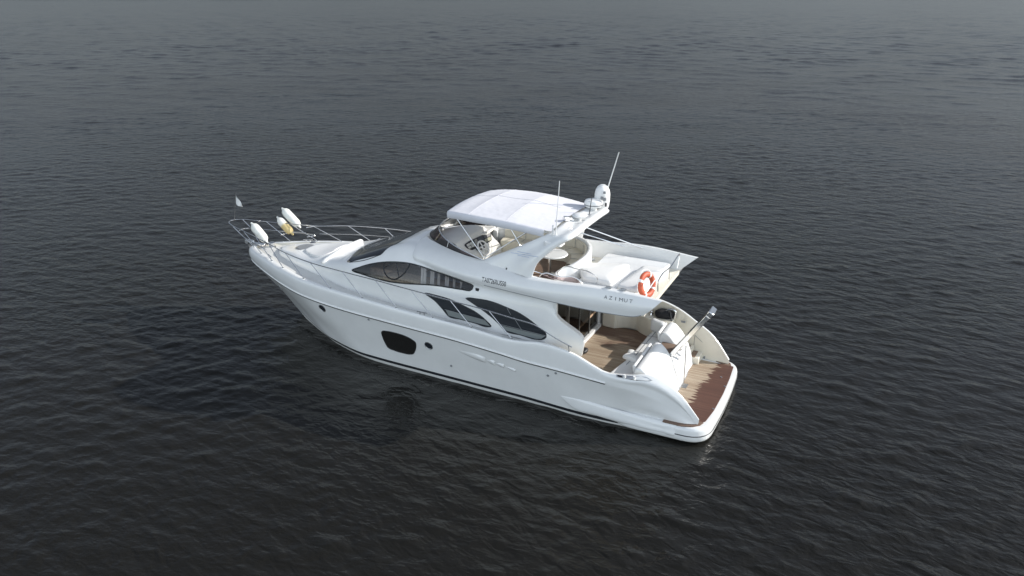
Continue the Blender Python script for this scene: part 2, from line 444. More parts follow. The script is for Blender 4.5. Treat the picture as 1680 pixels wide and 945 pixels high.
# ================================================================== WATER
WZ = -0.03
WAVE_SLOPE = 0.0118
def water():
    c0 = CP[:2]; na = 1000
    rad = np.concatenate([[0.5, 4.0], np.geomspace(9.0, 160, 760, endpoint=False), np.geomspace(160, 640, 230, endpoint=False), np.geomspace(640, 6000, 20)])
    nr = len(rad)
    # finer columns inside the sector around the line of sight
    ctr = math.atan2(_v[1], _v[0]); s = np.linspace(-1, 1, na, endpoint=False); th = ctr + np.pi * (0.34 * s + 0.66 * s**5)
    X = c0[0] + rad[:, None] * np.cos(th)[None]; Y = c0[1] + rad[:, None] * np.sin(th)[None]
    Z = np.zeros_like(X)
    step = np.maximum(np.gradient(rad)[:, None], rad[:, None] * np.gradient(th)[None] * .6)
    wind = ctr + R(180 - 27)
    def lowf(l, seed):
        r_ = np.random.default_rng(seed); o = 0 * X
        for _ in range(9):
            a = r_.uniform(0, 6.28); k_ = 2 * math.pi / (l * r_.uniform(.6, 1.8)); o += np.sin(k_ * (X * math.cos(a) + Y * math.sin(a)) + r_.uniform(0, 6.28))
        return o / 3.0
    gust = np.clip(0.85 + 0.30 * lowf(16, 1) + 0.22 * lowf(5, 2), .3, 1.7)
    far = np.clip((rad[:, None] - 50) / 90, 0, 1)
    for k in range(165):
        if k < 115: lam = min(max(float(np.exp(rng.normal(math.log(0.66), 0.5))), .38), 4.0); w_ = 1.0
        else: lam = rng.uniform(1.8, 6.0); w_ = 1.25 * far
        a = (wind if k % 5 < 3 else ctr + R(180 + 20)) + rng.normal(0, (0.30 + .08 / lam) if k < 115 else .5); kk = 2 * math.pi / lam
        amp = WAVE_SLOPE / kk * rng.uniform(0.5, 1.3)
        fade = np.clip((lam / (step * 2.5)) - 0.5, 0, 1) * w_
        ph = kk * (X * math.cos(a) + Y * math.sin(a)) + rng.uniform(0, 6.28)
        Z += amp * fade * np.sin(ph - 0.45 * np.sin(ph))
    # sheltered water in the lee of the hull
    dx = np.maximum(np.maximum(1.5 - X, X - 13.0), 0) / 2.0; dy = np.maximum(np.maximum(1.0 - Y, Y - 3.8), 0) / 1.6
    calm = 1 - 0.05 * np.exp(-(dx * dx + dy * dy))
    gust = gust * calm
    Z *= gust
    # crests pinch up, troughs flatten
    sg = 0.020; Z = Z + 0.22 * (Z * Z / sg - sg * .5).clip(-.02, .04)
    Z *= np.clip((1500 - rad[:, None]) / 800, 0, 1)
    V = np.stack([X, Y, Z + WZ], -1).reshape(-1, 3)
    F = [(i * na + j, i * na + (j + 1) % na, (i + 1) * na + (j + 1) % na, (i + 1) * na + j) for i in range(nr - 1) for j in range(na)]
    F.append(tuple(range(na - 1, -1, -1)))
    m = bpy.data.materials.new('dark_river_water'); m.use_nodes = True; nt = m.node_tree; N = nt.nodes; L = nt.links
    p = N['Principled BSDF']
    p.inputs['Base Color'].default_value = (0.0105, 0.0100, 0.0085, 1); p.inputs['Roughness'].default_value = 0.20
    p.inputs['IOR'].default_value = 1.333; p.inputs['Specular IOR Level'].default_value = 0.5
    tc = N.new('ShaderNodeTexCoord'); hs = None
    crest = wind + math.pi / 2
    for (sc, ani, w, det, rot, dist) in ((2.0, 0.45, 0.8, 2.0, 0.10, 0.5), (4.2, 0.5, 0.45, 2.0, -0.22, 0.6), (9.5, 0.6, 0.16, 2.0, 0.35, 0.4)):
        mp = N.new('ShaderNodeMapping'); mp.vector_type = 'TEXTURE'
        mp.inputs['Rotation'].default_value = (0, 0, crest + rot); mp.inputs['Scale'].default_value = (1 / ani, 1, 1)
        L.new(tc.outputs['Object'], mp.inputs[0])
        n = N.new('ShaderNodeTexNoise'); n.inputs['Scale'].default_value = sc; n.inputs['Detail'].default_value = det
        n.inputs['Distortion'].default_value = dist; n.inputs['Roughness'].default_value = 0.45
        L.new(mp.outputs[0], n.inputs['Vector'])
        mu = N.new('ShaderNodeMath'); mu.operation = 'MULTIPLY'; mu.inputs[1].default_value = w; L.new(n.outputs['Fac'], mu.inputs[0])
        if hs is None: hs = mu.outputs[0]
        else:
            ad = N.new('ShaderNodeMath'); ad.operation = 'ADD'; L.new(hs, ad.inputs[0]); L.new(mu.outputs[0], ad.inputs[1]); hs = ad.outputs[0]
    mpg = N.new('ShaderNodeMapping'); mpg.vector_type = 'TEXTURE'; mpg.inputs['Rotation'].default_value = (0, 0, crest + .3); mpg.inputs['Scale'].default_value = (2.2, 1, 1)
    L.new(tc.outputs['Object'], mpg.inputs[0])
    ng = N.new('ShaderNodeTexNoise'); ng.inputs['Scale'].default_value = 0.105; ng.inputs['Detail'].default_value = 3; L.new(mpg.outputs[0], ng.inputs['Vector'])
    gr = N.new('ShaderNodeMapRange'); gr.inputs['From Min'].default_value = .35; gr.inputs['From Max'].default_value = .65; gr.inputs['To Min'].default_value = .55; gr.inputs['To Max'].default_value = 1.0
    L.new(ng.outputs['Fac'], gr.inputs['Value'])
    b = N.new('ShaderNodeBump'); b.inputs['Distance'].default_value = 0.105; 
    ca = N.new('ShaderNodeAttribute'); ca.attribute_name = 'calm'
    cm = N.new('ShaderNodeMath'); cm.operation = 'MULTIPLY'; L.new(gr.outputs[0], cm.inputs[0]); L.new(ca.outputs['Fac'], cm.inputs[1]); L.new(cm.outputs[0], b.inputs['Strength'])
    L.new(hs, b.inputs['Height']); L.new(b.outputs[0], p.inputs['Normal'])
    o = build('water', V, F, m, None, smooth=180)
    at = o.data.attributes.new('calm', 'FLOAT', 'POINT')
    if len(o.data.vertices) == calm.size: at.data.foreach_set('value', calm.reshape(-1).astype(np.float32))
    else: at.data.foreach_set('value', np.ones(len(o.data.vertices), np.float32))
    tag(o, kind='structure')
    return o
water()

# far bank, low and mostly above the frame
def shore():
    mb = MB(); d = np.array([_v[0], _v[1]]); s = np.array([_r[0], _r[1]])
    n = 160; pts = []
    for i in range(n):
        t = (i / (n - 1) - 0.5) * 1500
        dist = 580 + 6 * math.sin(t * 0.013) + 4 * math.sin(t * 0.05 + 1) + 0.08 * t
        h = 2.0 + 0.6 * math.sin(t * 0.09) + random.uniform(-.3, .3)
        b = CP[:2] + d * dist + s * t
        row = [(*(b), WZ - 0.5), (*(b + d * 3), WZ + 0.5), (*(b + d * 8), WZ + h), (*(b + d * 300), WZ + h + 2)]
        pts.append(row)
    G = np.array(pts); grid_mb(G, mb=mb)
    m = mat('dark_bank_earth', (0.055, 0.06, 0.045), 0.95, noise=0.4, nscale=0.15)
    o = mb.build('shore', m, None); tag(o, kind='structure')
shore()

# ================================================================== YACHT
yacht = empty('motor_yacht', (8, 0, WZ), 'white flybridge motor yacht floating alone on dark water', 'yacht')

# ---- hull tables
tY_g = ([0, .08, .3, .7, 1.2, 1.7, 2.8, 4.0, 5.2, 6.5, 9, 12, 14.5, 16.0, 16.9], [0, .19, .40, .65, .92, 1.17, 1.66, 2.02, 2.18, 2.27, 2.36, 2.36, 2.31, 2.06, 1.86])
tY_b = ([0, .3, .85, 1.75, 2.9, 4.55, 6.85, 10, 12, 14.4], [0, .20, .50, .96, 1.48, 1.87, 1.97, 2.05, 2.12, 1.90])
tZ_g = ([-.2, .1, .285, .56, .9, 1.41, 1.75, 2.1, 2.65, 3.15, 3.6, 4.2, 4.65, 5.1, 5.5, 6.72, 8, 9.27, 10.5, 11.8, 13, 14.2, 15.3, 16.8],
        [.46, .5, .62, .98, 1.33, 1.62, 1.68, 1.62, 1.60, 1.76, 1.95, 2.06, 2.09, 2.03, 2.0, 2.09, 2.15, 2.2, 2.255, 2.31, 2.365, 2.41, 2.41, 2.36])
tZ_gs = ([-.2, .1, .285, .56, .9, 1.41, 1.8, 2.44, 3.0, 3.6, 4.2, 4.65, 5.1, 5.5, 6.72, 8, 9.27, 10.5, 11.8, 13, 14.2, 15.3, 16.8],
         [.46, .5, .62, .98, 1.33, 1.62, 1.82, 1.98, 2.04, 2.06, 2.07, 2.09, 2.03, 2.0, 2.09, 2.15, 2.2, 2.255, 2.31, 2.365, 2.41, 2.41, 2.36])
tZ_r = ([0.2, .56, .9, 1.4, 2.1, 2.6, 4.16, 5.08, 5.8, 7.57, 8.64, 11.34, 13.43, 14.78, 16.95], [.40, .62, .82, 1.05, 1.24, 1.275, 1.38, 1.42, 1.49, 1.62, 1.66, 1.715, 1.805, 1.87, 1.90])
tZ_b = ([1.0, 3.5, 5.3, 8, 10.8, 12, 14, 15.4], [.03, .05, .08, .09, .085, .105, .19, .32])
NS = 120
tt = np.concatenate([np.linspace(0, .80, 78, endpoint=False), 0.80 + 0.20 * (1 - (1 - np.linspace(0, 1, NS - 78))**2.0)])
def level(xs, X, yt, zf, ymul=1.0, yadd=0.0):
    x = xs + tt * (X - xs); d = X - x
    y = pchip(*yt, d) * ymul + yadd * np.clip(d / 0.4, 0, 1)
    return np.stack([x, y, zf(x)], -1)
def aftf(x, lo=0.3, hi=3.0): return np.clip((hi - x) / (hi - lo), 0, 1)
def hull_levels(zt):
    zg = lambda x: pchip(*zt, x); zr = lambda x: np.minimum(pchip(*tZ_r, x), zg(x) - .06); zb = lambda x: pchip(*tZ_b, x)
    L = {}
    L['keel'] = level(1.1, 14.2, ([0, 14], [0, 0.0]), lambda x: -.75 + 0 * x)
    L['water'] = level(1.1, 14.8, tY_b, lambda x: -.22 + 0 * x, 0.93)
    L['b0'] = level(1.05, 15.25, tY_b, lambda x: zb(x))
    L['b1'] = level(1.0, 15.38, tY_b, lambda x: zb(x) + .095, 1.0, 0.012)
    a = L['b1']; r_ = level(.34, 16.95, tY_g, zr, 1.0, 0.0); L['rub'] = r_
    def mid(w, X, xs, hollow):
        x = xs + tt * (X - xs); d = X - x
        y = (1 - w) * pchip(*tY_b, d) + w * pchip(*tY_g, d) - hollow * np.exp(-((d - 2.0) / 1.6)**2)
        y = np.where(d < .4, y * np.clip(d / .4, 0, 1)**.3, y)
        y = np.maximum(y, 0); y[-1] = 0
        return np.stack([x, y, (1 - w) * (zb(x) + .095) + w * zr(x)], -1)
    L['m1'] = mid(.30, 15.82, .85, .03); L['m2'] = mid(.64, 16.40, .6, .05)
    L['band'] = level(.32, 17.05, tY_g, lambda x: zr(x) * .5 + zg(x) * .5 - .05, 1.0, .015)
    L['gun0'] = level(.30, 16.98, tY_g, lambda x: zg(x) - .045 - .12 * aftf(x), 1.0, .006)
    ins = lambda x: np.interp(x, [.3, 1.0, 1.7, 2.7], [.04, .12, .18, .03])
    def inset(xs, X, extra, dz):
        l = level(xs, X, tY_g, lambda x: zg(x) + dz, 1.0, 0.0); d = X - l[:, 0]
        l[:, 1] = np.maximum(0, l[:, 1] - (ins(l[:, 0]) + extra) * np.clip(d / .35, 0, 1)); return l
    L['gun1'] = inset(.29, 16.82, 0.0, 0.0)
    L['gun2'] = inset(.29, 16.70, 0.07, -.012)
    def lz(x):
        g = zg(x)
        return np.where(x > 4.5, g - np.interp(x, [9, 13.5], [.17, .09]), np.where(x < 1.85, .47, np.where(x < 4.3, .93, .93 + (x - 4.3) / .2 * (g - .17 - .93))))
    l = inset(.29, 16.62, 0.10, 0.0); l[:, 2] = np.minimum(lz(l[:, 0]), l[:, 2] - .01); L['lin'] = l
    return L
HP = hull_levels(tZ_g); HS = hull_levels(tZ_gs)
def hull_part(name, keys, m, parent, nv, crease):
    mb = MB()
    for L, s in ((HP, 1), (HS, -1)):
        G = dense([L[k] for k in keys], nv=nv, crease=crease, along=False) * [1, s, 1]
        grid_mb(G, mb=mb)
    return mb, mb.build(name, m, parent, smooth=40)
hmb, hull = hull_part('hull', ['b1', 'm1', 'm2', 'rub', 'band', 'gun0', 'gun1', 'gun2'], GEL, yacht, 7, (3,))
hull_part('boot_stripe', ['b0', 'b1'], STRIPE, hull, 2, ())
hull_part('hull_bottom', ['keel', 'water', 'b0'], WPLAST, hull, 5, (1,))
hull_part('bulwark_liner', ['gun2', 'lin'], CREAM, hull, 4, ())  # off-white liner; the cream puts shade and teak bounce into its colour
hbv = bvh_of(hull)
V = []
for L, s in ((HP, 1), (HS, -1)):
    seq = [L[k][0] * [1, s, 1] for k in ('keel', 'water', 'b0', 'b1', 'm1', 'm2', 'rub')]
    V.append(seq if s == 1 else seq[::-1])
V = V[0] + V[1]; build('hull_transom', V, [tuple(range(len(V)))], HULLBOT, hull, smooth=0)
for s, L in ((1, HP), (-1, HS)):
    P = L['rub'][14:-1] * [1, s, 1] + [0, s * .012, 0]
    MB().tube(P, .017, 6).build('rub_rail', BLACK, hull)
    P = L['rub'][14:-1] * [1, s, 1] + [0, s * .014, .035]
    MB().tube(P, .024, 8).build('rubbing_strake', WPLAST, hull)

# ---- deck
def side_deck():
    mb = MB()
    for L, s in ((HP, 1), (HS, -1)):
        l = L['lin']; k = l[:, 0] > 4.35; P = l[k]
        cz = np.interp(P[:, 0], [4, 16.6], [.0, .04])
        G = np.stack([P, np.stack([P[:, 0], P[:, 1] * .5, P[:, 2] + cz], -1), np.stack([P[:, 0], P[:, 1] * 0, P[:, 2] + cz * 1.3], -1)]) * [1, s, 1]
        grid_mb(G, mb=mb)
    return mb.build('deck', DECKM, yacht)
side_deck()

# ---- cabin (deckhouse and foredeck trunk)
rows = [  # x, six (y,z) from the deck edge up to the centreline
 (15.3, (.46, 2.26), (.45, 2.36), (.41, 2.45), (.34, 2.495), (.17, 2.515), (0, 2.52)),
 (14.9, (.66, 2.23), (.64, 2.36), (.59, 2.48), (.51, 2.53), (.26, 2.555), (0, 2.56)),
 (14.4, (.88, 2.20), (.86, 2.37), (.80, 2.52), (.70, 2.57), (.36, 2.60), (0, 2.605)),
 (13.7, (1.12, 2.17), (1.10, 2.38), (1.03, 2.56), (.90, 2.615), (.46, 2.65), (0, 2.66)),
 (12.9, (1.30, 2.13), (1.28, 2.40), (1.22, 2.63), (1.05, 2.73), (.55, 2.81), (0, 2.84)),
 (12.2, (1.50, 2.1), (1.48, 2.40), (1.42, 2.71), (1.27, 2.85), (.66, 2.945), (0, 2.975)),
 (11.54, (1.64, 2.06), (1.64, 2.42), (1.60, 2.78), (1.48, 2.985), (.8, 3.14), (0, 3.175)),
 (10.8, (1.71, 2.04), (1.74, 2.42), (1.69, 2.87), (1.47, 3.24), (.8, 3.41), (0, 3.44)),
 (10.1, (1.76, 2.02), (1.79, 2.42), (1.74, 2.95), (1.44, 3.46), (.8, 3.655), (0, 3.69)),
 (9.4, (1.80, 1.99), (1.82, 2.42), (1.76, 2.98), (1.47, 3.56), (.8, 3.83), (0, 3.88)),
 (8.7, (1.83, 1.95), (1.85, 2.42), (1.78, 2.98), (1.55, 3.48), (.8, 3.55), (0, 3.55)),
 (8.0, (1.85, 1.92), (1.87, 2.42), (1.79, 2.98), (1.60, 3.25), (.8, 3.15), (0, 3.15)),
 (6.5, (1.87, 1.88), (1.88, 2.40), (1.79, 2.98), (1.62, 3.22), (.8, 3.13), (0, 3.13)),
 (5.4, (1.88, 1.85), (1.88, 2.38), (1.79, 2.97), (1.62, 3.22), (.8, 3.13), (0, 3.13)),
 (4.6, (1.88, 1.82), (1.88, 2.36), (1.80, 2.94), (1.64, 3.22), (.8, 3.13), (0, 3.13))]
LV = [[(15.78, 0, 2.27)], [(15.75, 0, 2.35)], [(15.68, 0, 2.42)], [(15.60, 0, 2.455)], [(15.55, 0, 2.475)], [(15.53, 0, 2.48)]]
for r_ in rows:
    for k in range(6): LV[k].append((r_[0], *r_[k + 1]))
for k, (x, y, z) in enumerate([(3.56, 1.90, 1.72), (3.56, 1.90, 2.24), (4.36, 1.83, 2.74), (4.50, 1.65, 3.2), (4.42, .8, 3.13), (4.42, 0, 3.13)]): LV[k].append((x, y, z))
CG = dense(LV, nu=420, nv=24)
cabin_full = MB(); grid_mb(CG, True, cabin_full)
# pilot-house side window: leave the opening in the shell
pil_px = [(578, 443), (590, 438.5), (603, 434.5), (622, 431), (641, 429.8), (660, 430.6), (678, 433.5), (698, 439.5), (719, 447.5), (740, 455), (757, 461), (768, 465), (776.5, 470), (774, 475), (757, 474.6), (737, 471.5), (715, 468.3), (690, 466.5), (664, 465), (640, 462.3), (618, 457), (597, 450.5)]
def on_surf(bvh, u, w):
    h = bvh.ray_cast(Vector(CP), Vector(ray(u, w)).normalized()); return np.array(h[0]) if h[0] is not None else None
cbv_full = BVHTree.FromPolygons([Vector(v) for v in cabin_full.v], cabin_full.f)
pil = np.array([on_surf(cbv_full, *q) for q in pil_px])
def inside(poly, x, z):
    c = False; n = len(poly); j = n - 1
    for i in range(n):
        xi, zi, xj, zj = poly[i][0], poly[i][2], poly[j][0], poly[j][2]
        if (zi > z) != (zj > z) and x < (xj - xi) * (z - zi) / (zj - zi) + xi: c = not c
        j = i
    return c
pc = pil.mean(axis=0); pshr = smooth_path(pc + (pil - pc) * [.993, 1, .965], 60, True)
V = np.array(cabin_full.v); Fk = []
for f in cabin_full.f:
    c = V[list(f)].mean(axis=0)
    if 6.8 < c[0] < 11.4 and abs(c[1]) > 1.2 and inside(pshr, c[0], c[2]): continue
    Fk.append(f)
cabin = build('cabin', V, Fk, GEL, yacht, smooth=45)
cbv = cbv_full

for s in (1, -1):
    E_ = CG[:80, -1] * [1, s, 1]; E2 = E_ + np.array([.03, -.17 * s, 0]); E3 = E2 + np.array([.5, -.02 * s, 0])
    grid_mb(np.stack([E_, E2, E3])).build('cabin_pillar', GEL, cabin, smooth=40)
# windscreen (dark, wraps across)
ws_lo = [(570, 433), (583, 420.5), (596, 408.5), (610, 400.8), (626, 395.5), (641, 391.8)]
lo = [on_surf(cbv, *q) for q in ws_lo]
lo = [p for p in lo if p is not None]
lo_h = [np.array(p) for p in ((11.54, 1.49, 2.99), (11.68, 1.15, 3.06), (11.80, .8, 3.06), (11.87, .4, 3.06), (11.90, 0, 3.06))]
hi_h = [np.array(p) for p in ((10.28, 1.43, 3.4), (10.16, 1.17, 3.55), (10.06, .8, 3.66), (10.01, .4, 3.7), (10.0, 0, 3.7))]
half = lo_h + hi_h[::-1]
full = lo_h + mirror_pts(lo_h[:-1][::-1]) + mirror_pts(hi_h[:-1]) + hi_h[::-1]
full = rounded([p for p in full], 0.10, 4)
wscr = drape('windscreen', full, cbv, GLASS, cabin, off=.008, axis='z', step=.12)
edge_strip('windscreen_seal', full, cbv, BLACK, wscr, r=.012, off=.006, n=110, axis='z')
for (b, e, e2) in (((572, 430), (583, 418), (598, 407)), ((598, 407), (625, 394), (655, 380)),):
    P = [on_surf(cbv, *b), on_surf(cbv, *e), on_surf(cbv, *e2)]
    P = [p + np.array([.03, 0, .06]) for p in P if p is not None]
    MB().tube(smooth_path(P, 10), .012, 6).lathe([(.03, 0), (.03, .05), (.012, .06)], P[0] - [0, 0, .06], n=10).build('wiper', STEEL, wscr)

# pilot-house windows with real depth behind
for s in (1, -1):
    O = pil if s == 1 else pil * [1, -1, 1]
    w = drape('side_window', O, cbv, GLASSC, cabin, side=s, off=.008, step=.16, smooth_n=60)
    edge_strip('window_seal', O, cbv, BLACK, w, side=s, r=.02, off=.006, n=90)
    ring = [at_y(*q, 1.74) * np.array([1, s, 1]) for q in ((626, 434.5), (628, 443), (635, 452), (646, 457.5), (657, 454), (665, 445), (668, 436), (655, 433.8), (640, 433.5))]
    mbr = MB()
    def onw(p):
        h = cbv.ray_cast(Vector((p[0], s * 6, p[2])), Vector((0, -s, 0))); return np.array(h[0] + Vector((0, s * .004, 0)))
    mbr.tube([onw(p) for p in smooth_path(ring, 44, True)], .021, 6, closed=True)
    for a, b in (((646, 434), (656, 455)), ((627, 441), (640, 434))):
        A_, B_ = at_y(*a, 1.74), at_y(*b, 1.74)
        mbr.tube([onw((A_ + (B_ - A_) * t) * np.array([1, s, 1])) for t in np.linspace(0, 1, 6)], .017, 6)
    mbr.build('opening_frame', BLACK, w)
O = np.array([on_surf(cbv_full, *q) for q in ((759, 463.2), (768, 466.2), (774, 470), (773.5, 474), (768, 474.6), (757, 473.6))])
for s in (1, -1):
    drape('window_tail', O * [1, s, 1], cbv, BLACK, cabin, side=s, off=.012, step=.2)
    p = on_surf(cbv_full, 783, 475.5) * np.array([1, s, 1]); MB().box(p, (.11, .03, .10)).build('side_vent', BLACK, cabin, bev=.012)
# saloon inside; brown boxes and pale panels stand in for mirrored quay and columns
sal = MB(); sal.box((7.4, 0, 1.56), (6.0, 3.4, .06)); salo = sal.build('saloon_floor', CARPET, cabin)
MB().box((9.0, 1.18, 2.30), (2.6, .55, .95)).box((10.6, 0, 2.45), (.9, 2.2, .7)).build('dash_quay_reflection', CARPET, cabin, bev=.06)
MB().box((7.5, 1.32, 2.15), (1.9, .6, .9)).build('counter_quay_reflection', WOODI, cabin, bev=.03)
zc0, zc1 = 2.62, 3.3
for x0, w_ in ((7.20, .10), (7.42, .13), (7.68, .09), (7.92, .15), (8.20, .10), (8.42, .15), (8.72, .20)):
    xs = np.linspace(x0 - w_ / 2, x0 + w_ / 2, 14); P = np.stack([xs, 1.57 + .03 * np.sin((xs - x0) / w_ * 12), 0 * xs], -1)
    grid_mb(np.stack([P + [0, 0.06, zc0], P + [0, -.04, zc1]])).build('column_reflection', BEIGE, cabin, smooth=60)
MB().box((6.0, -1.2, 2.0), (2.0, .8, .85)).build('saloon_sofa', CREAMV, cabin, bev=.08)
MB().box((5.2, 1.25, 1.85), (1.2, .8, .6)).build('saloon_chair', CREAMV, cabin, bev=.08)
MB().box((5.2, -.9, 1.75), (.9, .7, .35)).build('saloon_cabinet', WOODI, cabin, bev=.02)
MB().box((6.95, 0, 2.4), (.05, 3.3, 1.5)).build('saloon_partition', WOODI, cabin)

# lower fin windows
fin1 = [(697, 481), (719, 485.2), (739, 491.2), (761, 501.5), (783, 513.5), (797, 525), (806, 535.8), (800, 536.5), (780, 530.5), (757, 524.3), (736, 518.8), (726, 507), (714, 494)]
fin2 = [(764, 489), (768, 488.4), (782, 490), (798.5, 492.5), (815, 497.5), (832, 504.5), (850, 512.5), (866, 522.5), (882, 535), (896.3, 549), (896, 553.5), (890, 557), (880, 557), (855, 550), (829, 542.5), (819, 532), (805, 519), (785, 504), (772, 495)]
for s in (1, -1):
    for px in (fin1, fin2):
        O = np.array([on_surf(cbv, *q) for q in px]) * [1, s, 1]
        w = drape('fin_window', O, cbv, GLASS, cabin, side=s, off=.007, step=.2, smooth_n=56)
        edge_strip('window_seal', O, cbv, BLACK, w, side=s, r=.010, off=.004, n=70)
for s in (1, -1):
    for px in ([(731.5, 508.5), (760, 515.5), (788, 523.5), (797, 526.5), (804.5, 535), (780, 529.3), (757, 523.3), (736.5, 517.8)],
               [(818, 532), (832, 536), (865, 544), (894.5, 551.5), (888, 555.6), (880, 556), (855, 549), (829.5, 541.5)]):
        O = np.array([on_surf(cbv, *q) for q in px]) * [1, s, 1]
        drape('sill_panel', O, cbv, GREYS, cabin, side=s, off=.010, step=.2)
# mullions across the fin windows (pale joints)
for s in (1, -1):
    for a, b in (((832, 505), (838, 516)), ((843, 520), (856, 541)), ((730, 507.5), (797, 525.5)), ((818, 531), (896, 551))):
        A_, B_ = on_surf(cbv, *a), on_surf(cbv, *b); Q = []
        for t in np.linspace(0, 1, 8):
            p = A_ + (B_ - A_) * t
            h = cbv.ray_cast(Vector((p[0], 6 * s, p[2])), Vector((0, -s, 0))); Q.append(np.array(h[0]) + [0, s * .010, 0])
        MB().tube(Q, .0075, 5).build('window_joint', GREYP, cabin)

# saloon aft bulkhead with glass doors
MB().box((4.36, 0, 1.005), (.12, 3.5, .11)).build('door_sill', GEL, cabin, bev=.015)
MB().box((4.42, -1.80, 2.05), (.10, .14, 2.1)).box((4.42, 1.74, 2.05), (.10, .10, 2.1)).box((4.42, 0, 3.08), (.10, 3.5, .14)).build('door_frame', GEL, cabin, bev=.01)
for y0, y1 in ((-1.73, -.86), (-.86, .0), (0, .85), (.85, 1.69)):
    d = MB().box((4.40 + (.03 if y0 < -.9 or y0 > .8 else 0), (y0 + y1) / 2, 2.04), (.015, y1 - y0 - .03, 1.95)).build('glass_door', GLASSD, cabin)
    MB().box((4.40, y1 - .02, 2.04), (.05, .045, 1.98)).build('door_stile', STEELD if y1 > .5 and y1 < 1 else DARKIN, d)

# ---- flybridge
fr_ = [  # x station: soffit inner, bottom edge, bulge, shoulder, crest, crest inner, inner foot
 (9.20, (1.20, 3.45), (1.44, 3.50), (1.40, 3.62), (1.02, 3.83), (.55, 3.91), (.48, 3.88), (.44, 3.5)),
 (8.60, (1.40, 3.38), (1.62, 3.44), (1.62, 3.56), (1.38, 3.80), (.98, 3.93), (.90, 3.91), (.86, 3.3)),
 (8.00, (1.50, 3.30), (1.75, 3.36), (1.77, 3.50), (1.55, 3.77), (1.24, 3.90), (1.16, 3.88), (1.12, 3.26)),
 (7.30, (1.55, 3.25), (1.87, 3.31), (1.90, 3.45), (1.70, 3.73), (1.46, 3.875), (1.38, 3.86), (1.34, 3.24)),
 (6.60, (1.58, 3.22), (1.95, 3.285), (1.98, 3.42), (1.82, 3.69), (1.58, 3.85), (1.49, 3.84), (1.46, 3.24)),
 (5.80, (1.60, 3.20), (2.01, 3.265), (2.04, 3.40), (1.92, 3.66), (1.72, 3.79), (1.63, 3.78), (1.60, 3.24)),
 (5.10, (1.60, 3.17), (2.04, 3.24), (2.075, 3.38), (1.97, 3.65), (1.83, 3.74), (1.74, 3.73), (1.70, 3.24)),
 (4.30, (1.60, 3.14), (2.05, 3.20), (2.09, 3.37), (2.0, 3.68), (1.90, 3.74), (1.80, 3.735), (1.74, 3.24)),
 (3.50, (1.60, 3.11), (2.05, 3.17), (2.09, 3.38), (2.0, 3.74), (1.91, 3.79), (1.81, 3.785), (1.75, 3.24)),
 (2.70, (1.60, 3.11), (2.03, 3.165), (2.07, 3.39), (1.97, 3.74), (1.88, 3.79), (1.80, 3.785), (1.74, 3.24)),
 (2.20, (1.58, 3.12), (1.99, 3.18), (2.03, 3.38), (1.93, 3.71), (1.86, 3.755), (1.79, 3.75), (1.73, 3.24))]
FL = [[(9.9, 0, 3.40)], [(9.93, 0, 3.50)], [(9.86, 0, 3.60)], [(9.60, 0, 3.80)], [(9.33, 0, 3.93)], [(9.24, 0, 3.90)], [(9.2, 0, 3.5)]]
nose2 = [(9.62, .75, 3.42), (9.62, .90, 3.48), (9.58, .85, 3.60), (9.42, .55, 3.82), (9.24, .30, 3.93), (9.16, .26, 3.90), (9.12, .24, 3.5)]
for k in range(7): FL[k].append(nose2[k])
for r_ in fr_:
    for k in range(7): FL[k].append((r_[0], *r_[k + 1]))
for k, (x, y, z) in enumerate([(1.98, 1.58, 3.16), (1.90, 1.95, 3.27), (1.72, 1.98, 3.46), (1.52, 1.87, 3.67), (1.47, 1.83, 3.69), (1.50, 1.78, 3.68), (1.95, 1.72, 3.26)]): FL[k].append((x, y, z))
FG = dense(FL, nu=130, nv=7, crease=(1, 4, 5))
fmb = MB(); grid_mb(FG, True, fmb)
fly = fmb.build('flybridge', GEL, yacht, smooth=35)
fbv = bvh_of(fly)
# sole, underside
xs = [8.9, 8.3, 7.6, 6.8, 6.0, 5.2, 4.4, 3.6, 2.8, 2.1, 1.97]; ys = [.7, 1.0, 1.25, 1.42, 1.58, 1.68, 1.74, 1.75, 1.74, 1.73, 1.72]
poly = [(x, y) for x, y in zip(xs, ys)] + [(x, -y) for x, y in zip(xs[::-1], ys[::-1])]
MB().prism(poly, 3.12, 3.25).build('flybridge_sole', CREAM, fly)
MB().prism([(6.3, 1.45), (4.45, 1.62), (4.3, .6), (4.6, -.9), (6.3, -.9)], 3.245, 3.258).build('teak_sole', TEAKF, fly)
# dark line along the wing
for s in (1, -1):
    P = [FG[1 * 7, j] * np.array([1, s, 1]) + np.array([0, s * .012, .012]) for j in range(58, 128)]
    MB().tube(P, .010, 5).build('trim_line', GREYP, fly)
